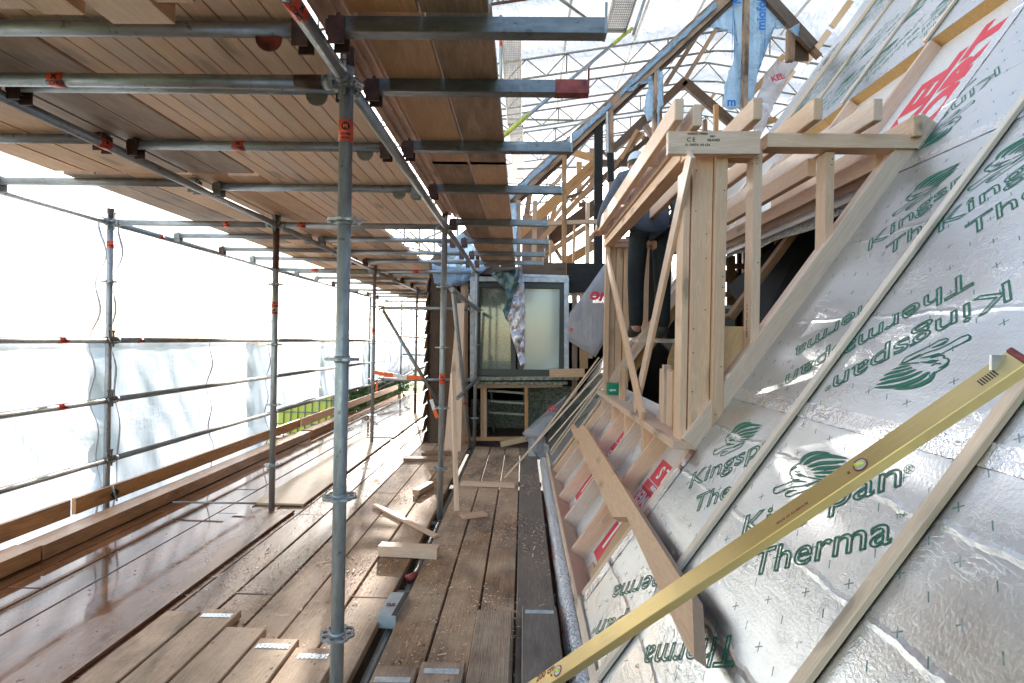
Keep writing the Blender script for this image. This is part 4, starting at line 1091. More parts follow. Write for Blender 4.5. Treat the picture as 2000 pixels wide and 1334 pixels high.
# dark attic inside the opening
att = empty('attic_interior', (2.2, 5, .8), 'black dim attic interior seen through the dormer opening', 'attic')
def slab(name, x0, x1, y0, y1, z0, z1, m, parent=None, lab=None, cat=None):
    bm = bmesh.new(); box_into(bm, ((x0 + x1) / 2, (y0 + y1) / 2, (z0 + z1) / 2), x1 - x0, y1 - y0, z1 - z0); o = fin(name, bm, m, parent)
    if lab: tag(o, lab, cat)
    return o
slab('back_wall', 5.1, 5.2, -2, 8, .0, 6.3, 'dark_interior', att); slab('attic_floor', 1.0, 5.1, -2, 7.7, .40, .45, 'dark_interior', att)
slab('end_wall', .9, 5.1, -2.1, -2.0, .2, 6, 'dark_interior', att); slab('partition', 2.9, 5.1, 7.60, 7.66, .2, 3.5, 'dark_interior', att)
prism('black_membrane', [at(1420, 560, 5.6), at(1600, 400, 5.2), at(1605, 560, 4.9), at(1480, 650, 5.0)], (0, -1, 0), .004, 'black_membrane', att)
timber('old_rafter', at(1425, 622, 4.6), at(1572, 425, 4.6), .055, .10, 'brown', att, up=Vector((0, 1, 0)))
for (a, b, w_, m) in (((1560, 560, 6.6), (1700, 380, 6.6), .05, 'brown'), ((1420, 520, 7.0), (1570, 520, 7.0), .06, 'orange'), ((1455, 640, 7.0), (1455, 470, 7.0), .06, 'brown'), ((1520, 640, 7.2), (1520, 450, 7.2), .07, 'orange'), ((1400, 480, 6.8), (1500, 640, 6.8), .05, 'brown')): timber('inner_timber', at(*a), at(*b), w_, w_, m, att)
timber('old_rafter', at(1470, 640, 5.6), at(1640, 410, 5.6), .04, .10, 'darkwood', att, up=Vector((0, 1, 0)))
for (a, b, w_, m) in (((1405, 600, 6.0), (1440, 600, 6.0), .04, 'frame_white'), ((1405, 615, 6.0), (1440, 614, 6.0), .015, 'frame_white'), ((1478, 480, 6.2), (1480, 530, 6.2), .06, 'orange'), ((1400, 575, 6.4), (1440, 575, 6.4), .06, 'brown'), ((1428, 500, 6.6), (1428, 600, 6.6), .08, 'brown'), ((1500, 455, 6.0), (1545, 440, 6.0), .05, 'orange'), ((1480, 560, 6.4), (1560, 556, 6.4), .05, 'brown'), ((1500, 600, 6.4), (1500, 560, 6.4), .04, 'brown')):
    timber('inner_timber', at(*a), at(*b), w_, w_, m, att)

# ================================================================== DORMER FRAME
dor = empty('dormer_frame', (.9, 4.5, .9), 'new pale timber frame of a flat-roofed dormer standing on the foil slope', 'dormer')
DN, DF = 3.0, 6.0
ZT = 2.600
def T(name, a, b, w_, t_, m='pine', up=None, **k): return timber(name, a, b, w_, t_, m, dor, up, **k)
Xv, Yv, Zv = Vector((1, 0, 0)), Vector((0, 1, 0)), Vector((0, 0, 1))
# corner posts
T('corner_post', (.950, DN + .10, .90), (.950, DN + .10, 2.46), .20, .108, up=Xv)
T('corner_post', (1.040, DN + .02, .93), (1.040, DN + .02, 2.46), .10, .062, up=Xv)
T('corner_post', (.872, DN + .08, .92), (.872, DN + .08, 2.40), .13, .035, up=Xv)
# studs of the near cheek
for x, zlow in ((1.243, 1.33), (1.626, 1.86)):
    T('stud', (x, DN + .05, zlow), (x, DN + .05, 2.50), .10, .046, up=Xv)
# header pieces and plates
T('header', at(1303, 281, 2.93), at(1482, 281, 2.93) , .045, .118)
hd = C.objects[-1]
T('top_plate', (1.272, DN + .013, 2.545), (2.13, DN + .013, 2.545), .11, .075)
T('top_plate', (.86, DN + .06, 2.50), (1.27, DN + .06, 2.50), .09, .07)
T('top_plate', (.90, DN + .1, 2.515), (.90, DF + .03, 2.515), .095, .07)
T('top_plate', (.86, DF, 2.50), (1.72, DF, 2.50), .09, .045); T('top_plate', (.86, DF, 2.55), (1.72, DF, 2.55), .09, .045)
# stringers on the slope
T('stringer', rp(1.10, DN + .0, .035), rp(3.24, DN + .0, .035), .05, .10, up=N)
T('stringer', rp(1.15, DN + .075, .02), rp(3.2, DN + .075, .02), .09, .10, up=N)
T('stringer', rp(1.10, DF, .05), rp(2.7, DF, .05), .10, .10, up=N)
# roof joists, end grain towards the camera
for i, (px, yb, yf, dz) in enumerate(((1326.5, 2.84, 5.95, 0), (1363, 2.86, 6.05, -.02), (1480, 2.82, 6.05, 0), (1598, 2.82, 6.05, 0), (1715, 2.82, 5.6, 0), (1794, 2.93, 4.6, -.035))):
    x = at(px, 220, yb).x
    zc2 = 2.652 + dz
    T('roof_joist', (x, yb, zc2), (x, yf, zc2), .046, .112, bev=.004)
    if i == 0: xj = x
    if i == 1: xk = x
for y in (3.6, 4.1, 4.6, 5.1, 5.55, 5.93):
    T('nogging', (xj + .023, y, 2.652), (xk - .023, y, 2.652), .045, .10)
T('roof_joist', (1.95, 3.1, 2.49), (1.95, 5.6, 2.49), .046, .10); T('roof_joist', (1.60, 3.14, 2.46), (1.60, 6.0, 2.46), .046, .10)
# front plane: sill and far corner
T('sill_plate', (.875, DN - .02, .915), (.875, DF + .06, .915), .13, .045)
for x in (.945, 1.02, 1.10): T('corner_post', (x, DF + .02, .95), (x, DF + .02, 2.48), .09, .068 if x != 1.02 else .07, up=Xv)
T('corner_post', (.885, DF - .06, .93), (.885, DF - .06, 2.48), .06, .05, up=Xv)
T('stud', (1.305, DF, 1.55), (1.305, DF, 2.48), .09, .055, up=Xv)
T('cripple_stud', (.90, 5.02, .93), (.90, 5.02, 1.24), .05, .05, up=Xv)
bx = lambda q, x: atx(q[0], q[1], x)
T('brace', bx((1350, 300), .845), bx((1241, 800), .845), .10, .022, up=Vector((0, -1, 0)).cross(Vector((0, 0, 1))))
T('brace', bx((1187, 505), .815), bx((1255, 815), .815), .10, .022, up=Vector((0, -1, 0)).cross(Vector((0, 0, 1))))
# plywood in the near cheek foot
prism('cheek_panel', [Vector((1.08, DN + .12, .98)), Vector((1.08, DN + .12, 1.56)), Vector((1.56, DN + .12, 1.56)), Vector((1.5, DN + .12, 1.56)), Vector((1.12, DN + .12, 1.02))], (0, -1, 0), .012, 'ply', dor, (.6, 0, 1))
prism('cheek_panel', [at(1305, 700, 5.6), at(1322, 650, 5.6), at(1345, 648, 5.6), at(1345, 790, 5.6), at(1290, 790, 5.6)], (0, -1, 0), .012, 'ply', dor)
# header stamp
hm = frame_mat(at(1303, 281, 2.93), at(1482, 281, 2.93))
for body, dx, dz, sz in (('C E', .095, .004, .030), ('GRADED', .20, .006, .017), ('DRY', .215, .026, .014), ('NORDIC TIMBER', .10, .040, .014), ('12 - INSTA 142 C24', .085, -.018, .0155)):
    me = text_me(body, sz, offset=.0006, res=2)
    hx = Vector((hm[0][0], hm[1][0], hm[2][0])); hz = Vector((hm[0][2], hm[1][2], hm[2][2])); hy = Vector((hm[0][1], hm[1][1], hm[2][1]))
    nrm = -hy if (-hy).y < 0 else hy
    o = link('timber_stamp', me, 'black', hd, flat_frame(at(1303, 281, 2.93) + hx * dx + hz * dz + nrm * .0235, hx, nrm))
me = text_me('C E  SW 45x95 C24', .022, offset=.0004, res=2); stud1 = [o for o in C.objects if o.name.startswith('stud') and o.parent == dor][0]
link('timber_stamp', me, 'black', stud1, flat_frame((1.2195 - .0005, DN + .06, 1.68), (0, 0, -1), (-1, 0, 0)))

random.seed(9)
def nail(x, y, z):
    bm = bmesh.new(); cyl_into(bm, Vector((x, y - .0015, z)), Vector((x, y + .004, z)), .0033, 8); fin('nail_head', bm, 'char', dor)
for k in range(14):
    x = random.choice([.915, .975, 1.03, 1.055]); nail(x, DN - .0005 if x < 1.0 else DN - .031, 1.0 + k * .105 + random.uniform(-.03, .03))
for x in (1.243, 1.626):
    for z in (2.46, 2.43, 1.9): nail(x + random.uniform(-.012, .012), DN - .0005, z)
# six boards standing on the sill by the corner post
for i in range(6):
    y = 3.22 + i * .095; o = timber('upright_offcut', (.93, y, .94), (.93, y, 1.30 + .02 * math.sin(i * 2)), .06, .03 if i % 2 else .045, 'pine', up=Xv)
    tag(o, '%s short board from the corner post, stood upright on the sill' % ORD[i], 'offcut', 'short boards stood on the dormer sill')
# green box on the sill
c = at(1198, 748, 5.55)
root = empty('small_box', (c.x, 5.55, .94), 'small green cardboard box on the dormer sill', 'box')
bm = bmesh.new(); box_into(bm, (c.x, 5.55, .94 + .055), .115, .16, .11); gb = fin('carton', bm, 'green_box', root)
link('box_lettering', text_me('spax', .035, offset=.001), 'white_print', gb, flat_frame((c.x - .05, 5.4695, .98), (1, 0, 0), (0, -1, 0)))

prism('black_membrane', [at(1222, 462, 6.3), at(1306, 462, 6.3), at(1304, 560, 6.3), at(1262, 650, 6.3), at(1226, 655, 6.3)], (0, -1, 0), .004, 'black_membrane', dor)
# worker standing in the dormer ---------------------------------------
def skinned(name, verts, edges, rad, m, parent=None, lv=2, root=0):
    me = bpy.data.meshes.new(name); me.from_pydata(verts, edges, []); o = link(name, me, m, parent)
    md = o.modifiers.new('skin', 'SKIN'); md.use_smooth_shade = True
    for i, s_ in enumerate(me.skin_vertices[0].data): s_.radius = rad[i] if isinstance(rad[i], tuple) else (rad[i], rad[i]); s_.use_root = (i == root)
    sb = o.modifiers.new('sub', 'SUBSURF'); sb.levels = sb.render_levels = lv
    bpy.context.view_layer.update()
    dg = bpy.context.evaluated_depsgraph_get(); nm = bpy.data.meshes.new_from_object(o.evaluated_get(dg))
    o.modifiers.clear(); o.data = nm; nm.materials.clear(); nm.materials.append(M[m]); smooth(nm); return o
PX, PY, PZ = 1.18, 5.25, 1.50
pr = empty('person', (PX, PY, PZ), 'worker in dark grey sweater, black trousers and pale cap, seen from behind in the dormer', 'person')
def P(x, y, z): return (PX + x * 1.12, PY + y * 1.12, PZ + z * 1.10)
bv = [P(0, 0, .92), P(-.02, .04, 1.10), P(-.02, .10, 1.32), P(-.03, .15, 1.45), P(-.04, .26, 1.50),      # pelvis..neck 0-4
      P(-.21, .13, 1.40), P(-.34, .20, 1.16), P(-.38, .42, 1.02),      # left arm 5-7
      P(.17, .13, 1.38), P(.27, .10, 1.12), P(.22, .34, 1.04),         # right arm 8-10
      P(-.10, 0, .86), P(-.11, .03, .48), P(-.11, -.03, .08), P(-.12, .12, .03),
      P(.10, 0, .86), P(.12, .05, .48), P(.12, .0, .08), P(.13, .14, .03)]
be = [(0, 1), (1, 2), (2, 3), (3, 4), (3, 5), (5, 6), (6, 7), (3, 8), (8, 9), (9, 10), (0, 11), (11, 12), (12, 13), (13, 14), (0, 15), (15, 16), (16, 17), (17, 18)]
br = [(.09, .07), (.10, .08), (.13, .10), (.12, .09), .06, .075, .055, .035, .075, .055, .035, .09, .068, .05, .04, .09, .068, .05, .04]
body = skinned('body', bv, be, br, 'skin', pr)
sweater = skinned('sweater', [P(0, 0, .80), bv[1], bv[2], bv[3]] + [P(-.035, .22, 1.47)] + [bv[i] for i in (5, 6)] + [P(-.375, .38, 1.035)] + [bv[i] for i in (8, 9)] + [P(.225, .30, 1.05)], [(0, 1), (1, 2), (2, 3), (3, 4), (3, 5), (5, 6), (6, 7), (3, 8), (8, 9), (9, 10)],
                  [(.22, .18), (.23, .18), (.265, .19), (.21, .16), .095, .095, .072, .05, .095, .072, .05], 'cloth', pr)
trs = skinned('trousers', [P(0, 0, 1.0), P(-.10, 0, .86), P(-.11, .03, .48), P(-.11, -.02, .07), P(.10, 0, .86), P(.12, .05, .48), P(.12, .0, .07)], [(0, 1), (1, 2), (2, 3), (0, 4), (4, 5), (5, 6)], [(.17, .13), .105, .085, .07, .105, .085, .07], 'trousers', pr)
for sx in (-1, 1): skinned('boot', [P(.12 * sx, .0, .13), P(.12 * sx, .0, .05), P(.12 * sx, .17, .04)], [(0, 1), (1, 2)], [.062, .06, .045], 'boot', pr)
def ellipsoid(name, c, r, m, parent, seg=24, cut=None, rot=None):
    bm = bmesh.new(); bmesh.ops.create_uvsphere(bm, u_segments=seg, v_segments=seg // 2, radius=1)
    if cut is not None: bmesh.ops.delete(bm, geom=[v for v in bm.verts if v.co.z < cut], context='VERTS')
    for v in bm.verts:
        v.co = Vector((v.co.x * r[0], v.co.y * r[1], v.co.z * r[2]))
        if rot is not None: v.co = rot @ v.co
        v.co += Vector(c)
    for f in bm.faces: f.smooth = True
    return fin(name, bm, m, parent)
hc = Vector(P(-.06, .34, 1.60))
hd_ = ellipsoid('head', hc, (.078, .098, .115), 'skin', pr)
ellipsoid('nose', hc + Vector((0, .10, -.02)), (.014, .02, .022), 'skin', hd_, 10)
for sx in (-1, 1): ellipsoid('ear', hc + Vector((.08 * sx, 0, -.01)), (.012, .022, .033), 'skin', hd_, 10); ellipsoid('eye', hc + Vector((.03 * sx, .088, .01)), (.012, .01, .008), 'white_print', hd_, 8)
ellipsoid('mouth', hc + Vector((0, .092, -.055)), (.024, .008, .006), 'redpaint', hd_, 8)
ellipsoid('hair', hc + Vector((0, -.012, .005)), (.083, .098, .115), 'hair', pr, cut=-.45)
ellipsoid('cap', hc + Vector((0, 0, .028)), (.092, .112, .105), 'cap', pr, cut=-.05)
ellipsoid('cap_peak', hc + Vector((0, .12, .03)), (.07, .07, .008), 'cap', pr)
for (wx, wy, wz, hx_) in ((-.38, .42, 1.02, -1), (.22, .34, 1.04, 1)):   # hands: palm, four fingers, thumb
    w0 = Vector(P(wx, wy, wz)); vs = [w0, w0 + Vector((0, .05, -.01)), w0 + Vector((0, .09, -.015))]; ed = [(0, 1), (1, 2)]; ra = [.03, (.038, .018), (.04, .016)]
    for k, dx in enumerate((-.03, -.01, .01, .03)):
        ln = (.07, .08, .075, .06)[k]; b = len(vs)
        vs += [w0 + Vector((dx, .10, -.015)), w0 + Vector((dx * 1.1, .10 + ln * .5, -.02)), w0 + Vector((dx * 1.1, .10 + ln * .8, -.045))]; ed += [(2, b), (b, b + 1), (b + 1, b + 2)]; ra += [.009, .009, .0075]
    b = len(vs); vs += [w0 + Vector((hx_ * -.045, .05, -.01)), w0 + Vector((hx_ * -.06, .085, -.02))]; ed += [(1, b), (b, b + 1)]; ra += [.011, .009]
    skinned('hand', [tuple(v) for v in vs], ed, ra, 'skin', pr)
bm = bmesh.new(); box_into(bm, (PX + .20, PY - .06, PZ + .98), .02, .004, .17); fin('red_white_strap', bm, 'sticker', pr)
bm = bmesh.new(); box_into(bm, (PX + .20, PY - .064, PZ + .99), .021, .004, .05); fin('strap_stripe', bm, 'white_print', pr)
o = timber('standing_plank', (PX - .12, PY + .05, PZ - .02), (PX + .9, PY + .05, PZ - .02), .28, .035, 'pine'); tag(o, 'plank inside the dormer that the worker stands on', 'plank')

# ================================================================== PLANKS, LATHS, TOOLS LEANING ON THE SLOPE
a, b = rf(1122, 838, .075), rf(1342, 1262, .075)
root = empty('notched_plank', a, 'long notched pine plank with a pointed end lying across the open rafters', 'plank')
pa = [(1112, 832), (1122, 828), (1127, 838), (1136, 829), (1145, 836), (1352, 1165), (1356, 1287), (1338, 1262), (1224, 1010), (1196, 1010)]
prism('plank_body', [rf(x, y, .10) for x, y in pa], N, .045, 'pine', root, rf(1345, 1262, .1) - rf(1122, 828, .1))
timber('second_layer', rf(1150, 846, .03), rf(1345, 1185, .03), .03, .06, 'pine', root, up=N)
# spirit level
A = Vector((.035, 1.66, .425)); B = at(1992, 706, 1.10)
A = at(1088, 1318, 1.66); A = A + (A - B).normalized() * .30
root = empty('spirit_level', (A + B) / 2, 'long brass-coloured spirit level leaning diagonally across the foil slope', 'spirit level')
lx = (B - A).normalized(); upv = Vector((-.45, -.35, .82)); upv = (upv - lx * upv.dot(lx)).normalized()
lv = timber('level_body', A, B, .026, .056, 'gold', root, up=upv, bev=.0015)
mt = frame_mat(A, B, upv); LL = (B - A).length
# broad face direction: local z is up; local y is the thin side. turn the level so its broad face looks at the camera
mid = (A + B) / 2; camdir = (CAM - mid).normalized()
ly = (camdir - lx * camdir.dot(lx)).normalized()              # face normal to camera
pu = lx.cross(ly); pu = pu if pu.z > 0 else -pu
ly = (ly + 1.15 * pu).normalized()
lz = lx.cross(ly)
mm = Matrix(((lx.x, ly.x, lz.x, A.x), (lx.y, ly.y, lz.y, A.y), (lx.z, ly.z, lz.z, A.z), (0, 0, 0, 1)))
lv.matrix_basis = mm
def on_level(fr, dz=0): return A + lx * (LL * fr) + ly * .0135 + lz * dz
def fr_of(px, py):
    best, bf = 1e9, 0
    for i in range(1000):
        p = A + (B - A) * i / 999; v = p - CAM; q = (CX + F_ * v.dot(KR) / v.dot(KF), CY - F_ * v.dot(KU) / v.dot(KF)); d = (q[0] - px) ** 2 + (q[1] - py) ** 2
        if d < best: best, bf = d, i / 999
    return bf
for (px, py, big) in ((1680, 902, 1), (1100, 1318, 1)):
    f = fr_of(px, py); c = on_level(f, .004)
    bm = bmesh.new(); cyl_into(bm, c - ly * .006, c + ly * .001, .017, 20); vr = fin('vial_ring', bm, 'redpaint', lv)
    bm = bmesh.new(); cyl_into(bm, c - ly * .002, c + ly * .0015, .0135, 20); fin('vial_window', bm, 'frame_white', vr)
    bm = bmesh.new(); cyl_into(bm, c + ly * .003 - lx * .010 - lz * .004, c + ly * .003 + lx * .010 + lz * .004, .0045, 12); fin('vial', bm, 'lime', vr)
    d = c - lx * .03 if big else c; bm = bmesh.new(); cyl_into(bm, d, d + ly * .0012, .0035, 12); fin('red_dot', bm, 'redpaint', lv)
timber('end_cap', B, B + lx * .012, .03, .06, 'redpaint', root).matrix_basis = Matrix(((lx.x, ly.x, lz.x, B.x), (lx.y, ly.y, lz.y, B.y), (lx.z, ly.z, lz.z, B.z), (0, 0, 0, 1)))
f = fr_of(1955, 712)
link('barcode', join_me([(text_me('|||||||', .02, offset=.0006), Matrix.Identity(4))]), 'black', lv, flat_frame(on_level(.955, .008), -lx * -1, ly))
link('level_lettering', text_me('MADE OF ALUMINIUM', .009, offset=.0003), 'redpaint', lv, flat_frame(on_level(fr_of(1510, 1005), .012), lx, ly)) 
link('level_lettering', text_me('200 cm', .03, offset=.001), 'redpaint', lv, flat_frame(on_level(fr_of(1112, 1300) - .085, -.008), lx, ly))
bm = bmesh.new(); box_into(bm, on_level(.985, -.012) + ly * .002, .03, .006, .03); fin('end_clasp', bm, 'steel', lv)

# laths leaning near the house
for i, (a, b, w_, m) in enumerate((((985, 934, 5.85), (1184, 712, 6.02), .022, 'batten'), ((1064, 842, 6.6), (1170, 698, 6.7), .022, 'batten'), ((1020, 896, 6.35), (1184, 690, 6.35), .014, 'batten'), ((1072, 862, 6.15), (1183, 733, 6.1), .02, 'batten'))):
    o = timber('lath', at(*a), at(*b), w_, w_ * .7, m); tag(o, '%s thin lath leaning from the floor against the slope near the house, counting from below' % ORD[i], 'lath', 'laths leaning near the house')
# carton in the open rafter bay
root = empty('long_carton', rp(.35, 3.9, -.12), 'long black and white carton with a yellow label lying between the open rafters', 'carton')
o = timber('carton_body', rp(.12, 3.92, -.115), rp(.52, 4.02, -.115), .085, .07, 'box_silver', root, up=N)
timber('black_panel', rp(.125, 3.90, -.078), rp(.40, 3.97, -.078), .06, .004, 'black', o, up=N); timber('yellow_label', rp(.43, 3.985, -.078), rp(.50, 4.00, -.078), .05, .004, 'lime', o, up=N)
o = timber('leaning_offcut', rp(.14, 3.22, -.06), rp(.52, 3.30, -.06), .13, .02, 'ply', up=N); tag(o, 'plywood offcut resting in the lowest open rafter bay', 'offcut')

# offcuts on the floor
def offcut(name, a, b, w_, h, m, label, up=None, z=None):
    o = timber(name, a, b, w_, h, m, bev=.002, up=up); tag(o, label, 'offcut'); return o
offcut('timber_offcut', fl(742, 1072, .038), fl(856, 1078, .038), .085, .07, 'pine', 'thick pale offcut with square ends lying across the gap in the floor')
offcut('thin_offcut', fl(732, 986, .014), fl(853, 1048, .014), .045, .02, 'pine', 'long thin pale strip lying slantwise on the boards beside the gap')
offcut('timber_offcut', fl(812, 962, .03), fl(842, 945, .03), .07, .05, 'orange', 'short block on the boards left of the pole in the gap')
offcut('board_offcut', fl(902, 1009, .014), fl(948, 1003, .014), .10, .022, 'pine', 'small slanted board offcut on the boards right of the gap')
offcut('board_offcut', fl(901, 944, .02), fl(1006, 948, .02), .10, .03, 'pine', 'pale board offcut lying across the far boards under the thin lath')
offcut('timber_offcut', fl(765, 1085, .0) + Vector((0, 0, .0)), fl(766, 1095, 0), .05, .02, 'brown', 'little brown scrap beside the thick offcut') if False else None
# upright planks leaning at the pole
o = timber('leaning_plank', at(892, 998, 4.55), at(884, 728, 4.9), .085, .03, 'pine', up=Vector((1, .3, 0))); tag(o, 'narrow pale plank standing upright by the pole in the floor gap', 'plank')
pts = [at(868, 880, 7.3), at(899, 880, 7.3), at(906, 592, 7.6), at(895, 592, 7.6)]
o = prism('wide_plank', [at(866, 885, 7.2), at(900, 885, 7.2), at(907, 592, 7.5), at(893, 592, 7.5)], (0, -1, 0), .03, 'pine', None, (0, 0, 1)); tag(o, 'wide tapered pale plank leaning on the house corner', 'plank')
# cartons and cans in the gap
def carton(c, L, W, H, yaw, label, m='box_silver', dark=True):
    root = empty('carton', c, label, 'carton'); d = Vector((math.sin(yaw), math.cos(yaw), .0)); c = Vector(c)
    o = timber('carton_body', c - d * L / 2, c + d * L / 2, W, H, m, root)
    if dark:
        timber('black_edge', c - d * L / 2 + Vector((W * .38, -.001, H / 2 - .001)), c + d * L / 2 + Vector((W * .38, 0, H / 2 - .001)), W * .26, .004, 'black', o)
        link('carton_mark', text_me('RS', .045, offset=.002), 'redpaint', o, flat_frame(c + Vector((-.03, -.04, H / 2 + .003)), (1, .1, 0), (0, 0, 1)))
    return o
c = fl(785, 1195, -.01); carton((-.672, c.y, .0), .26, .10, .07, .05, 'silver and black carton wedged in the floor gap')
c = fl(808, 1140, -.03); o = tube('red_can', (-.70, c.y + .05, -.03), (-.64, c.y + .10, -.02), 'redpaint', .025); tag(o, 'crushed red can lying in the floor gap beyond the carton', 'can')

# sawdust, shavings and debris: uncountable
bm = bmesh.new(); random.seed(3)
for i in range(15000):
    side = random.random() < .35
    x = random.uniform(-.62, .19) if side else random.triangular(-2.3, -.73, -1.1); y = random.uniform(1.3, 7.4) ** 1.0
    if noise.noise(Vector((x * 2.2, y * 1.3, 0))) < .02 + random.uniform(-.25, .1): continue
    s_ = random.uniform(.0012, .0045) * (2.2 if random.random() < .04 else 1); L_ = s_ * random.uniform(1, 3.2)
    an = random.uniform(0, 6.28); u_ = Vector((math.cos(an), math.sin(an), random.uniform(-.1, .3))) * L_; w_ = Vector((-math.sin(an), math.cos(an), 0)) * s_ * .5
    c = Vector((x, y, .0035)); 
    bm.faces.new([bm.verts.new(p) for p in (c - u_ - w_, c + u_ - w_, c + u_ + w_ + Vector((0, 0, .003)), c - u_ + w_)])
tag(fin('sawdust', bm, 'plank_new'), 'pale sawdust and shavings scattered over the floor boards', 'sawdust', kind='stuff')
bm = bmesh.new()
for i in range(1500):
    x = random.uniform(-3.3, -1.0); y = random.uniform(1.2, 13.0) if random.random() < .5 else random.uniform(7.6, 14)
    s_ = random.uniform(.003, .011)
    c = Vector((x, y, .006 + s_ * .3)); vs = [bm.verts.new(c + Vector((random.uniform(-1, 1), random.uniform(-1, 1), random.uniform(-.4, .6))) * s_) for _ in range(4)]
    for f in ((0, 1, 2), (0, 1, 3), (1, 2, 3), (0, 2, 3)): bm.faces.new([vs[k] for k in f])
tag(fin('debris', bm, 'char'), 'dark crumbs of bark and dirt on the wet and far boards', 'debris', kind='stuff')

# ================================================================== HOUSE
HY = 7.80
hs = empty('house', (.8, HY, 0), 'old timber house end with a stripped gable, dark window and open wall below it', 'house')
def HB(name, a, b, w_, m, y=HY, th=.06, parent=hs):
    """bar between two photo pixels on a vertical plane at depth y, w_ = width in photo pixels"""
    return timber(name, at(a[0], a[1], y), at(b[0], b[1], y), th, w_ * y / F_, m, parent, up=Zv if abs(a[0] - b[0]) > abs(a[1] - b[1]) else Xv) if abs(a[0] - b[0]) > abs(a[1] - b[1]) else timber(name, at(a[0], a[1], y), at(b[0], b[1], y), th, w_ * y / F_, m, parent, up=Xv)
# shell
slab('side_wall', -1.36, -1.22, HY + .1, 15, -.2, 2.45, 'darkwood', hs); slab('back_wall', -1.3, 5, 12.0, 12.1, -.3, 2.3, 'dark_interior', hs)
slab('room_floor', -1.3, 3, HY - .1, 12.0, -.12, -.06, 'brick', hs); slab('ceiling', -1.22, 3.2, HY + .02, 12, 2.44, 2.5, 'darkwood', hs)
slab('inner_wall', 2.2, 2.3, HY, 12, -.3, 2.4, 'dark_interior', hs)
# corner boards with shingle edge
for i, (x0, x1, m) in enumerate(((840, 858, 'darkwood'), (858, 868, 'brown'), (868, 892, 'darkwood'))): HB('corner_board', ((x0 + x1) / 2 - 1, 868), ((x0 + x1) / 2 + 1, 520), x1 - x0 - 1, m, HY + .01 * i, .05)
for i in range(12):
    y0 = 545 + i * 27; p = at(841 - i * .7, y0 + 14, HY + .05)
    timber('shingle', p + Vector((-.005, 0, .10)), p + Vector((-.045, 0, -.10)), .3, .012, 'plank_old', hs, up=Xv)
for (x, w_, m, y0, y1) in ((905, 9, 'orange', 530, 868), (912, 5, 'brown', 540, 868), (1122, 10, 'brown', 560, 860), (1140, 16, 'orange', 560, 720), (1153, 8, 'orange', 560, 700)): HB('wall_stud', (x, y1), (x, y0), w_, m, HY + .03)
HB('lintel', (1012, 531), (1105, 531), 34, 'darkwood', HY, .1); HB('charred_lintel', (1105, 543), (1235, 543), 56, 'char', HY + .02, .1); HB('lintel', (880, 528), (1012, 530), 16, 'darkwood', HY + .06, .1)
HB('rail', (1015, 438), (1168, 433), 8, 'orange', HY, .05)
# window
wn_ = empty('window', at(1015, 742, HY - .05), None, None); wn_.parent = hs; wn_.matrix_parent_inverse = world_of(hs).inverted()
for a, b, w_ in (((924, 545), (924, 742), 11), ((1106, 547), (1106, 740), 9)): HB('outer_frame', a, b, w_, 'frame_white', HY - .06, .09, wn_)
HB('outer_frame', (919, 545), (1111, 548), 9, 'frame_white', HY - .065, .09, wn_); HB('outer_frame', (1015, 538), (1110, 541), 5, 'frame_white', HY - .04, .07, wn_)
for a, b, w_ in (((934, 552), (934, 732), 8), ((1001, 552), (1003, 732), 10), ((1012, 553), (1014, 733), 6), ((1099, 553), (1097, 733), 11)): HB('dark_sash', a, b, w_, 'frame_dark', HY - .05, .06, wn_)
for a, b, w_ in (((930, 557), (1104, 559), 10), ((930, 727), (1102, 729), 13)): HB('dark_sash', a, b, w_, 'frame_dark', HY - .052, .06, wn_)
prism('pane', [at(938, 562, HY - .03), at(997, 562, HY - .03), at(998, 722, HY - .03), at(938, 722, HY - .03)], (0, -1, 0), .006, 'glass', wn_)
prism('pane', [at(1016, 562, HY - .03), at(1094, 562, HY - .03), at(1092, 723, HY - .03), at(1017, 723, HY - .03)], (0, -1, 0), .006, 'glass_white', wn_)
HB('sill', (928, 739), (1130, 738), 7, 'sill', HY - .10, .14, wn_); HB('sill', (930, 748), (1108, 748), 6, 'sill', HY - .07, .10, wn_)
# studs below the window
HB('header_rail', (928, 754), (1098, 752), 8, 'orange', HY - .0, .08)
for x, w_ in ((942, 6), (948, 6), (1028, 7)): HB('wall_stud', (x, 856), (x, 757), w_, 'orange', HY, .08)
HB('bottom_rail', (905, 857), (1060, 856), 7, 'orange', HY - .01, .08)
slab('low_wall_board', -.9, .9, 9.6, 9.66, -.1, .42, 'sill', hs); slab('low_wall_board', .1, .9, 9.3, 9.36, -.1, .7, 'sill', hs)
# ladder inside
ld = empty('ladder', at(990, 850, 8.6), 'grey step ladder leaning in the dark room below the window', 'ladder')
for a, b in (((955, 700), (965, 845)), ((1022, 700), (1026, 850))): timber('ladder_rail', at(*a, 8.6), at(*b, 8.6), .05, .04, 'frame_dark', ld, up=Xv)
for y in (765, 785, 807): timber('ladder_rung', at(953, y - 2, 8.58), at(1024, y + 3, 8.58), .03, .035, 'galv_old', ld)
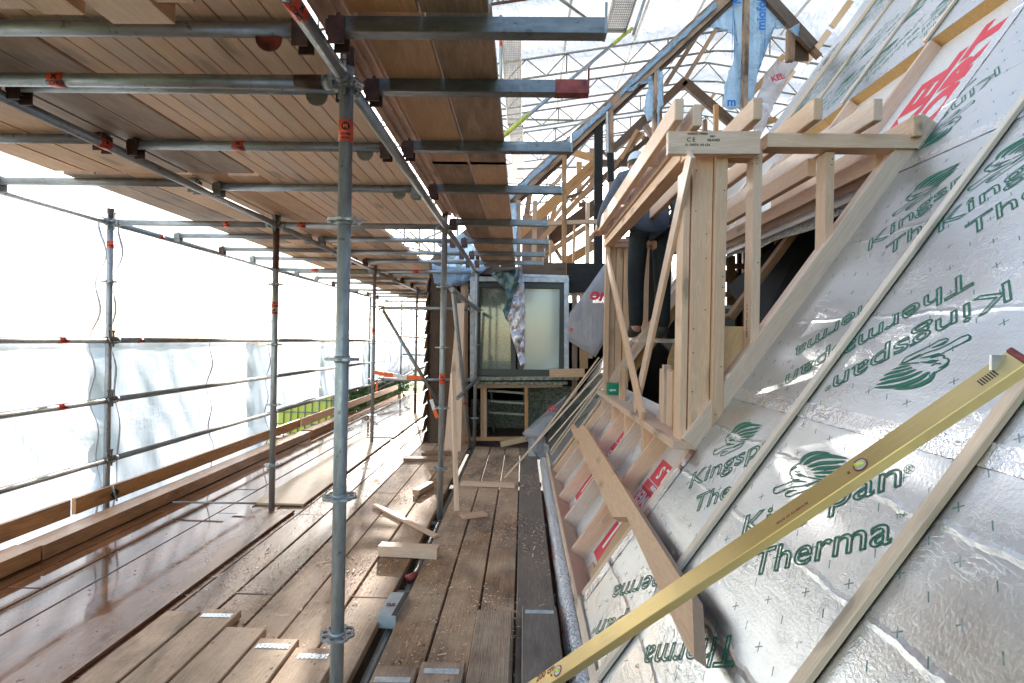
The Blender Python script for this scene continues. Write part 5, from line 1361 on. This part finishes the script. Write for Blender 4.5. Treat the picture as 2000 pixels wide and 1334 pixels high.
# gable: rafters, posts
def gable(a, b, w_, m, y=HY, th=.08, nm='gable_rafter'): return HB(nm, a, b, w_, m, y, th)
gable((842, 522), (1003, 385), 24, 'darkwood', HY + .05); gable((1000, 388), (1442, -28), 23, 'gable'); gable((1010, 396), (1440, -5), 8, 'darkwood', HY + .06)
gable((1468, -40), (1588, 92), 20, 'darkwood'); gable((1478, -15), (1600, 112), 10, 'brown', HY + .05)
for a, b, w_, m, y in (((1013, 392), (1013, 516), 9, 'brown', HY), ((1102, 305), (1102, 540), 9, 'gable', HY), ((1169, 238), (1168, 516), 16, 'char', HY + .03), ((1193, 215), (1194, 450), 9, 'gable', HY - .01), ((1185, 220), (1186, 300), 4, 'frame_white', HY - .03),
                       ((1045, 393), (1043, 514), 9, 'orange', HY + .1), ((1148, 396), (1147, 515), 7, 'orange', HY + .12), ((1281, 140), (1278, 262), 8, 'gable', HY), ((1458, -20), (1453, 216), 10, 'gable', HY - .01), ((1544, 58), (1543, 120), 13, 'brown', HY), ((1192, 300), (1193, 355), 12, 'char', HY - .03), ((1075, 470), (1075, 516), 5, 'orange', HY + .15), ((1122, 440), (1120, 515), 4, 'orange', HY + .3)):
    HB('gable_post', a, b, w_, m, y, .09)
cur = {'d': 9.6}
bk = [((1338, 158), (1198, 292), 15, 'darkwood', 10.2), ((1336, 160), (1440, 250), 17, 'darkwood', 10.2), ((1398, 58), (1340, 152), 8, 'brown', 9.8), ((1358, 75), (1300, 165), 8, 'brown', 8.8), ((1270, 230), (1195, 292), 13, 'darkwood', 9.4), ((1276, 262), (1135, 385), 9, 'darkwood', 9.5),
      ((1244, 255), (1212, 312), 7, 'orange', 9.2), ((1162, 320), (1012, 460), 19, 'orange', 8.4), ((1165, 352), (1055, 470), 9, 'orange', 8.9), ((1116, 296), (1162, 311), 11, 'orange', 10), ((1177, 319), (1330, 319), 12, 'darkwood', 9.5), ((1150, 440), (1042, 514), 9, 'orange', 8.6), ((1074, 470), (1098, 508), 6, 'orange', 8.7),
      ((1162, 478), (1104, 512), 16, 'orange', 9.0), ((1170, 398), (1072, 470), 26, 'darkwood', 9.4), ((1245, 330), (1190, 380), 9, 'darkwood', 9.6), ((1260, 245), (1280, 275), 10, 'brown', 9.0), ((1036, 372), (1028, 420), 10, 'brown', 9.6), ((1090, 380), (1075, 440), 9, 'orange', 9.0), ((1200, 400), (1130, 400), 8, 'darkwood', 10),
      ((1440, 245), (1340, 330), 9, 'orange', 9.4), ((1330, 340), (1290, 400), 12, 'brown', 9.0), ((1530, 110), (1450, 205), 11, 'orange', 9.0), ((1100, 345), (1065, 372), 6, 'orange', 9.7), ((1065, 400), (1150, 372), 5, 'darkwood', 10.2), ((1020, 470), (1100, 468), 5, 'orange', 9.8), ((1108, 390), (1062, 452), 7, 'orange', 9.9), ((1230, 300), (1160, 370), 7, 'brown', 10.4)]
for a, b, w_, m, y in bk: HB('inner_rafter', a, b, w_, m, y, .09)
random.seed(5)
for i in range(80):
    y = random.uniform(8.8, 11.8); x0 = random.uniform(1015, 1420); y0 = random.uniform(260, 505); L_ = random.uniform(50, 130); an = random.choice([.85, .8, -.75, .9, 1.57, 1.57, .3])
    p, q = (x0, y0), (x0 + L_ * math.cos(an), y0 - L_ * math.sin(an))
    lim = lambda c: 500 - .87 * (c[0] - 870) + 30
    if min(p[1], q[1]) < max(lim(p) - 10, lim(q) - 10, 175): continue
    HB('inner_rafter', p, q, random.choice([4, 6, 8, 10]), random.choice(['orange', 'orange', 'brown', 'brown', 'darkwood']), y, .07)
slab('chimney_board', at(1020, 440, 9.2).x, at(1073, 440, 9.2).x, 9.2, 9.3, at(1020, 516, 9.2).z, at(1020, 420, 9.2).z, 'brick', hs)
for x0, x1, y0, y1 in ((1552, 1580, 60, 118),): prism('gable_board', [at(x0, y0 + 4, HY + .1), at(x1, y0 + 40, HY + .1), at(x1, y1, HY + .1), at(x0, y1, HY + .1)], (0, -1, 0), .03, 'darkwood', hs)
# blue membrane remnants
def blue(pts, nm='blue_membrane', y=HY - .06, m='membrane_blue', seed=0, amp=.04, parent=hs, rag=.02):
    return cloth(nm, [at(px, py, y) for px, py in pts], m, parent, amp, 5, .002, 4, (0, -1, 0), seed, rag)
def edge(a, b, w0, seed):
    pts = []; n = 16
    for i in range(n + 1): f = i / n; pts.append((a[0] + (b[0] - a[0]) * f - (0 + w0 * .55 * abs(noise.noise(Vector((i * .8, seed, 0))))), a[1] + (b[1] - a[1]) * f - (10 + w0 * .6 * abs(noise.noise(Vector((i * .9, seed, 5)))))))
    return pts + [(b[0], b[1]), (a[0], a[1])]
blue(edge((995, 392), (1110, 285), 10, 1), seed=1, y=HY - .07, amp=.02); blue(edge((1100, 296), (1195, 208), 16, 2), seed=2, y=HY - .07, amp=.02); blue(edge((1210, 190), (1400, 14), 9, 3), seed=3, y=HY - .07, amp=.02)
b1 = blue([(1378, 52), (1432, 6), (1452, -12), (1452, 212), (1446, 216), (1436, 210), (1434, 190), (1442, 140), (1440, 85), (1430, 66), (1405, 58)], seed=4, y=HY + .06, amp=.015, rag=.008)
b2 = blue([(1458, -15), (1475, -12), (1520, 30), (1556, 56), (1548, 62), (1535, 55), (1510, 58), (1492, 75), (1482, 105), (1478, 150), (1472, 190), (1466, 206), (1460, 190)], seed=5, y=HY + .06, amp=.015, rag=.008)
blue([(1414, 170), (1424, 140), (1440, 92), (1448, 110), (1446, 212), (1425, 216), (1412, 208)], seed=6, y=HY + .02, amp=.02)
blue([(1268, 150), (1276, 146), (1276, 232), (1265, 238), (1257, 215), (1260, 198)], seed=7, amp=.03); blue([(1284, 135), (1294, 140), (1292, 190), (1296, 205), (1288, 215), (1286, 245), (1283, 245)], seed=8, amp=.03)
blue([(1216, 178), (1266, 152), (1268, 160), (1240, 172), (1232, 180)], seed=9, amp=.01); blue([(985, 400), (1009, 395), (1009, 520), (1003, 505)], seed=10, amp=.02)
blue([(1540, 58), (1562, 45), (1558, 75), (1548, 66)], seed=11, amp=.02); blue([(1196, 300), (1200, 312), (1196, 345), (1194, 330)], seed=12, amp=.01)
blue([(868, 470), (905, 455), (960, 520), (905, 555), (880, 560), (868, 556)], seed=13, y=HY - .04, amp=.05); blue([(843, 515), (900, 532), (925, 528), (910, 548), (880, 558), (848, 555)], seed=14, y=HY - .12, amp=.06)
for (px, py, px2, py2, sz, par) in ((1437, 84, 1437, -30, .155, b1), (1484, 62, 1487, -50, .175, b2)):
    a, b = at(px, py, HY + .03), at(px2, py2, HY + .03)
    me = text_me('miofol' if par is b2 else 'miofol', sz, offset=.006)
    if par is b1: link('membrane_lettering', me, 'blue_print', par, flat_frame(at(1432, -48, HY + .0), (0.02, 0, -1), (0, -1, 0)))
    else: link('membrane_lettering', me, 'blue_print', par, flat_frame(a + Vector((.06, -.03, 0)), (0.0, 0, 1), (0, -1, 0)))
    for dx in (-.03, .20):
        x = a.x + dx + (-.03 if par is b1 else -.14)
        bm = bmesh.new(); box_into(bm, (x, HY - .0, a.z + .25), .008, .002, 1.0); fin('membrane_stripe', bm, 'blue_print', par)
link('membrane_lettering', text_me('m', .16, offset=.006), 'blue_print', b1, flat_frame(at(1420, 206, HY - .04), (1, 0, 0), (0, -1, 0)))
# hanging foil over the window
pts = [(1030, 450), (1105, 432), (1190, 425), (1215, 378), (1228, 400), (1245, 480), (1252, 700), (1250, 1040), (1235, 1075), (1210, 1010), (1165, 860), (1145, 760), (1125, 745), (1105, 690), (1140, 600), (1128, 560), (1090, 500)]
o = cloth('hanging_foil', [at(650 + x / 3.333, 400 + y / 3.333, 7.45) for x, y in pts], 'foil_cloth', None, .10, 9, .002, 5, (0, -1, 0), 21, .0)
tag(o, 'crumpled silver foil sheet hanging down over the middle of the window', 'foil sheet')
pts = [(1030, 452), (1100, 432), (1215, 420), (1205, 520), (1165, 620), (1150, 700), (1128, 745), (1106, 690), (1140, 600), (1125, 560)]
t = NT('dark_green_foil'); t.set_b(Base_Color=(.12, .19, .20), Metallic=.7, Roughness=.32); M['foil_green'] = t.m
o2 = cloth('underside_fold', [at(650 + x / 3.333, 400 + y / 3.333, 7.36) for x, y in pts], 'foil_green', o, .07, 8, .002, 4, (0, -1, 0), 22)
# printed clear membrane near the far dormer corner
o = cloth('printed_membrane', [at(x, y, 6.6) for x, y in ((1183, 512), (1190, 520), (1190, 650), (1163, 698), (1107, 664), (1112, 612), (1150, 560))], 'membrane_clear', None, .015, 3, .001, 3, (0, -1, 0), 30)
tag(o, 'see-through grey-white membrane with red letters hanging between the window and the dormer', 'membrane')
link('red_lettering', text_me('ort', .20, offset=.008, shear=.2), 'red_print', o, flat_frame(at(1150, 583, 6.52), (1, 0, -.15), (0, -1, 0)))
link('red_lettering', text_me('in', .08, offset=.001), 'red_print', o, flat_frame(at(1110, 647, 6.52), (1, 0, 0), (0, -1, 0)))
o = cloth('printed_membrane', [at(x, y, 6.9) for x, y in ((1020, 846), (1050, 818), (1082, 790), (1108, 770), (1085, 815), (1062, 850), (1062, 900), (1050, 895), (1052, 852), (1030, 858))], 'membrane_clear', None, .05, 5, .001, 3, (0, -1, 0), 31)
tag(o, 'crumpled white membrane with red print lying at the foot of the slope by the house', 'membrane')
link('red_lettering', text_me('KEL', .07, offset=.003), 'red_print', o, flat_frame(at(1072, 805, 6.8), (1, 0, .55), (0, -1, 0)))
o = cloth('rolled_membrane', [at(x, y, 8.2) for x, y in ((1470, 260), (1472, 210), (1490, 150), (1512, 125), (1540, 118), (1560, 118), (1540, 150), (1500, 230), (1478, 290))], 'membrane_clear', None, .12, 3, .001, 4, (0, -1, 0), 32)
tag(o, 'white crumpled membrane with red letters lying on the slope beyond the gable post', 'membrane')
link('red_lettering', text_me('KEL', .12, offset=.004), 'red_print', o, flat_frame(at(1508, 160, 8.0), (.8, 0, .25), (-.2, -1, .1)))
# boards and blocks around the house foot
o = timber('spare_board', at(1073, 729, 7.6), at(1142, 728, 7.6), .03, .115, 'pine'); tag(o, 'pale board laid on the right end of the window sill', 'board')
o = timber('spare_board', at(978, 868, 7.4), at(1052, 852, 7.6), .03, .07, 'ply'); tag(o, 'rough board lying slantwise under the open wall', 'board')
bm = bmesh.new(); box_into(bm, at(1052, 882, 7.1), .26, .2, .16); o = fin('foam_block', bm, 'frame_white'); tag(o, 'white foam block behind the end of the walkway', 'foam block')
# orange/white warning tape
root = empty('warning_tape', at(735, 730, D3 - .05), 'orange and white warning tape tied between the pole and the lower rail', 'warning tape')
tp = [(731, 727), (750, 731), (768, 733), (794, 738), (812, 737), (826, 738)]
for i in range(5):
    a, b = at(*tp[i], D3 - .06), at(*tp[i + 1], D3 - .06); timber('tape_piece', a, b, .006, .05 + .015 * (i % 2), ['orange_tape', 'orange_tape', 'white_tape', 'orange_tape', 'orange_tape'][i], root)
timber('tape_end', at(737, 745, D3 - .06), at(735, 763, D3 - .06), .03, .006, 'orange_tape', root)
root = empty('warning_tape', at(840, 770, 7.5), 'orange and white tape hanging at the house corner foot', 'warning tape')
for a, b, m in (((839, 764), (842, 780), 'orange_tape'), ((842, 780), (848, 800), 'white_tape'), ((848, 800), (854, 816), 'orange_tape')): timber('tape_piece', at(*a, 7.5), at(*b, 7.5), .006, .05, m, root)
# timbers under the eave, beside the walkway
root = empty('eave_wall', (.5, 4, -.6), 'old orange-brown wall timbers under the eave beside the walkway', 'wall')
slab('wall_face', .62, .7, .5, 7.8, -2.4, -.12, 'brick', root)
for i in range(10): timber('wall_block', (.30, 1.6 + i * .62, -.25 - .05 * (i % 3)), (.62, 1.6 + i * .62, -.18), .09, .14, ['orange', 'ply', 'brown'][i % 3], root)
for z in (-.32, -.55): timber('wall_rail', (.46, .8, z), (.46, 7.6, z), .10, .06, 'orange', root)
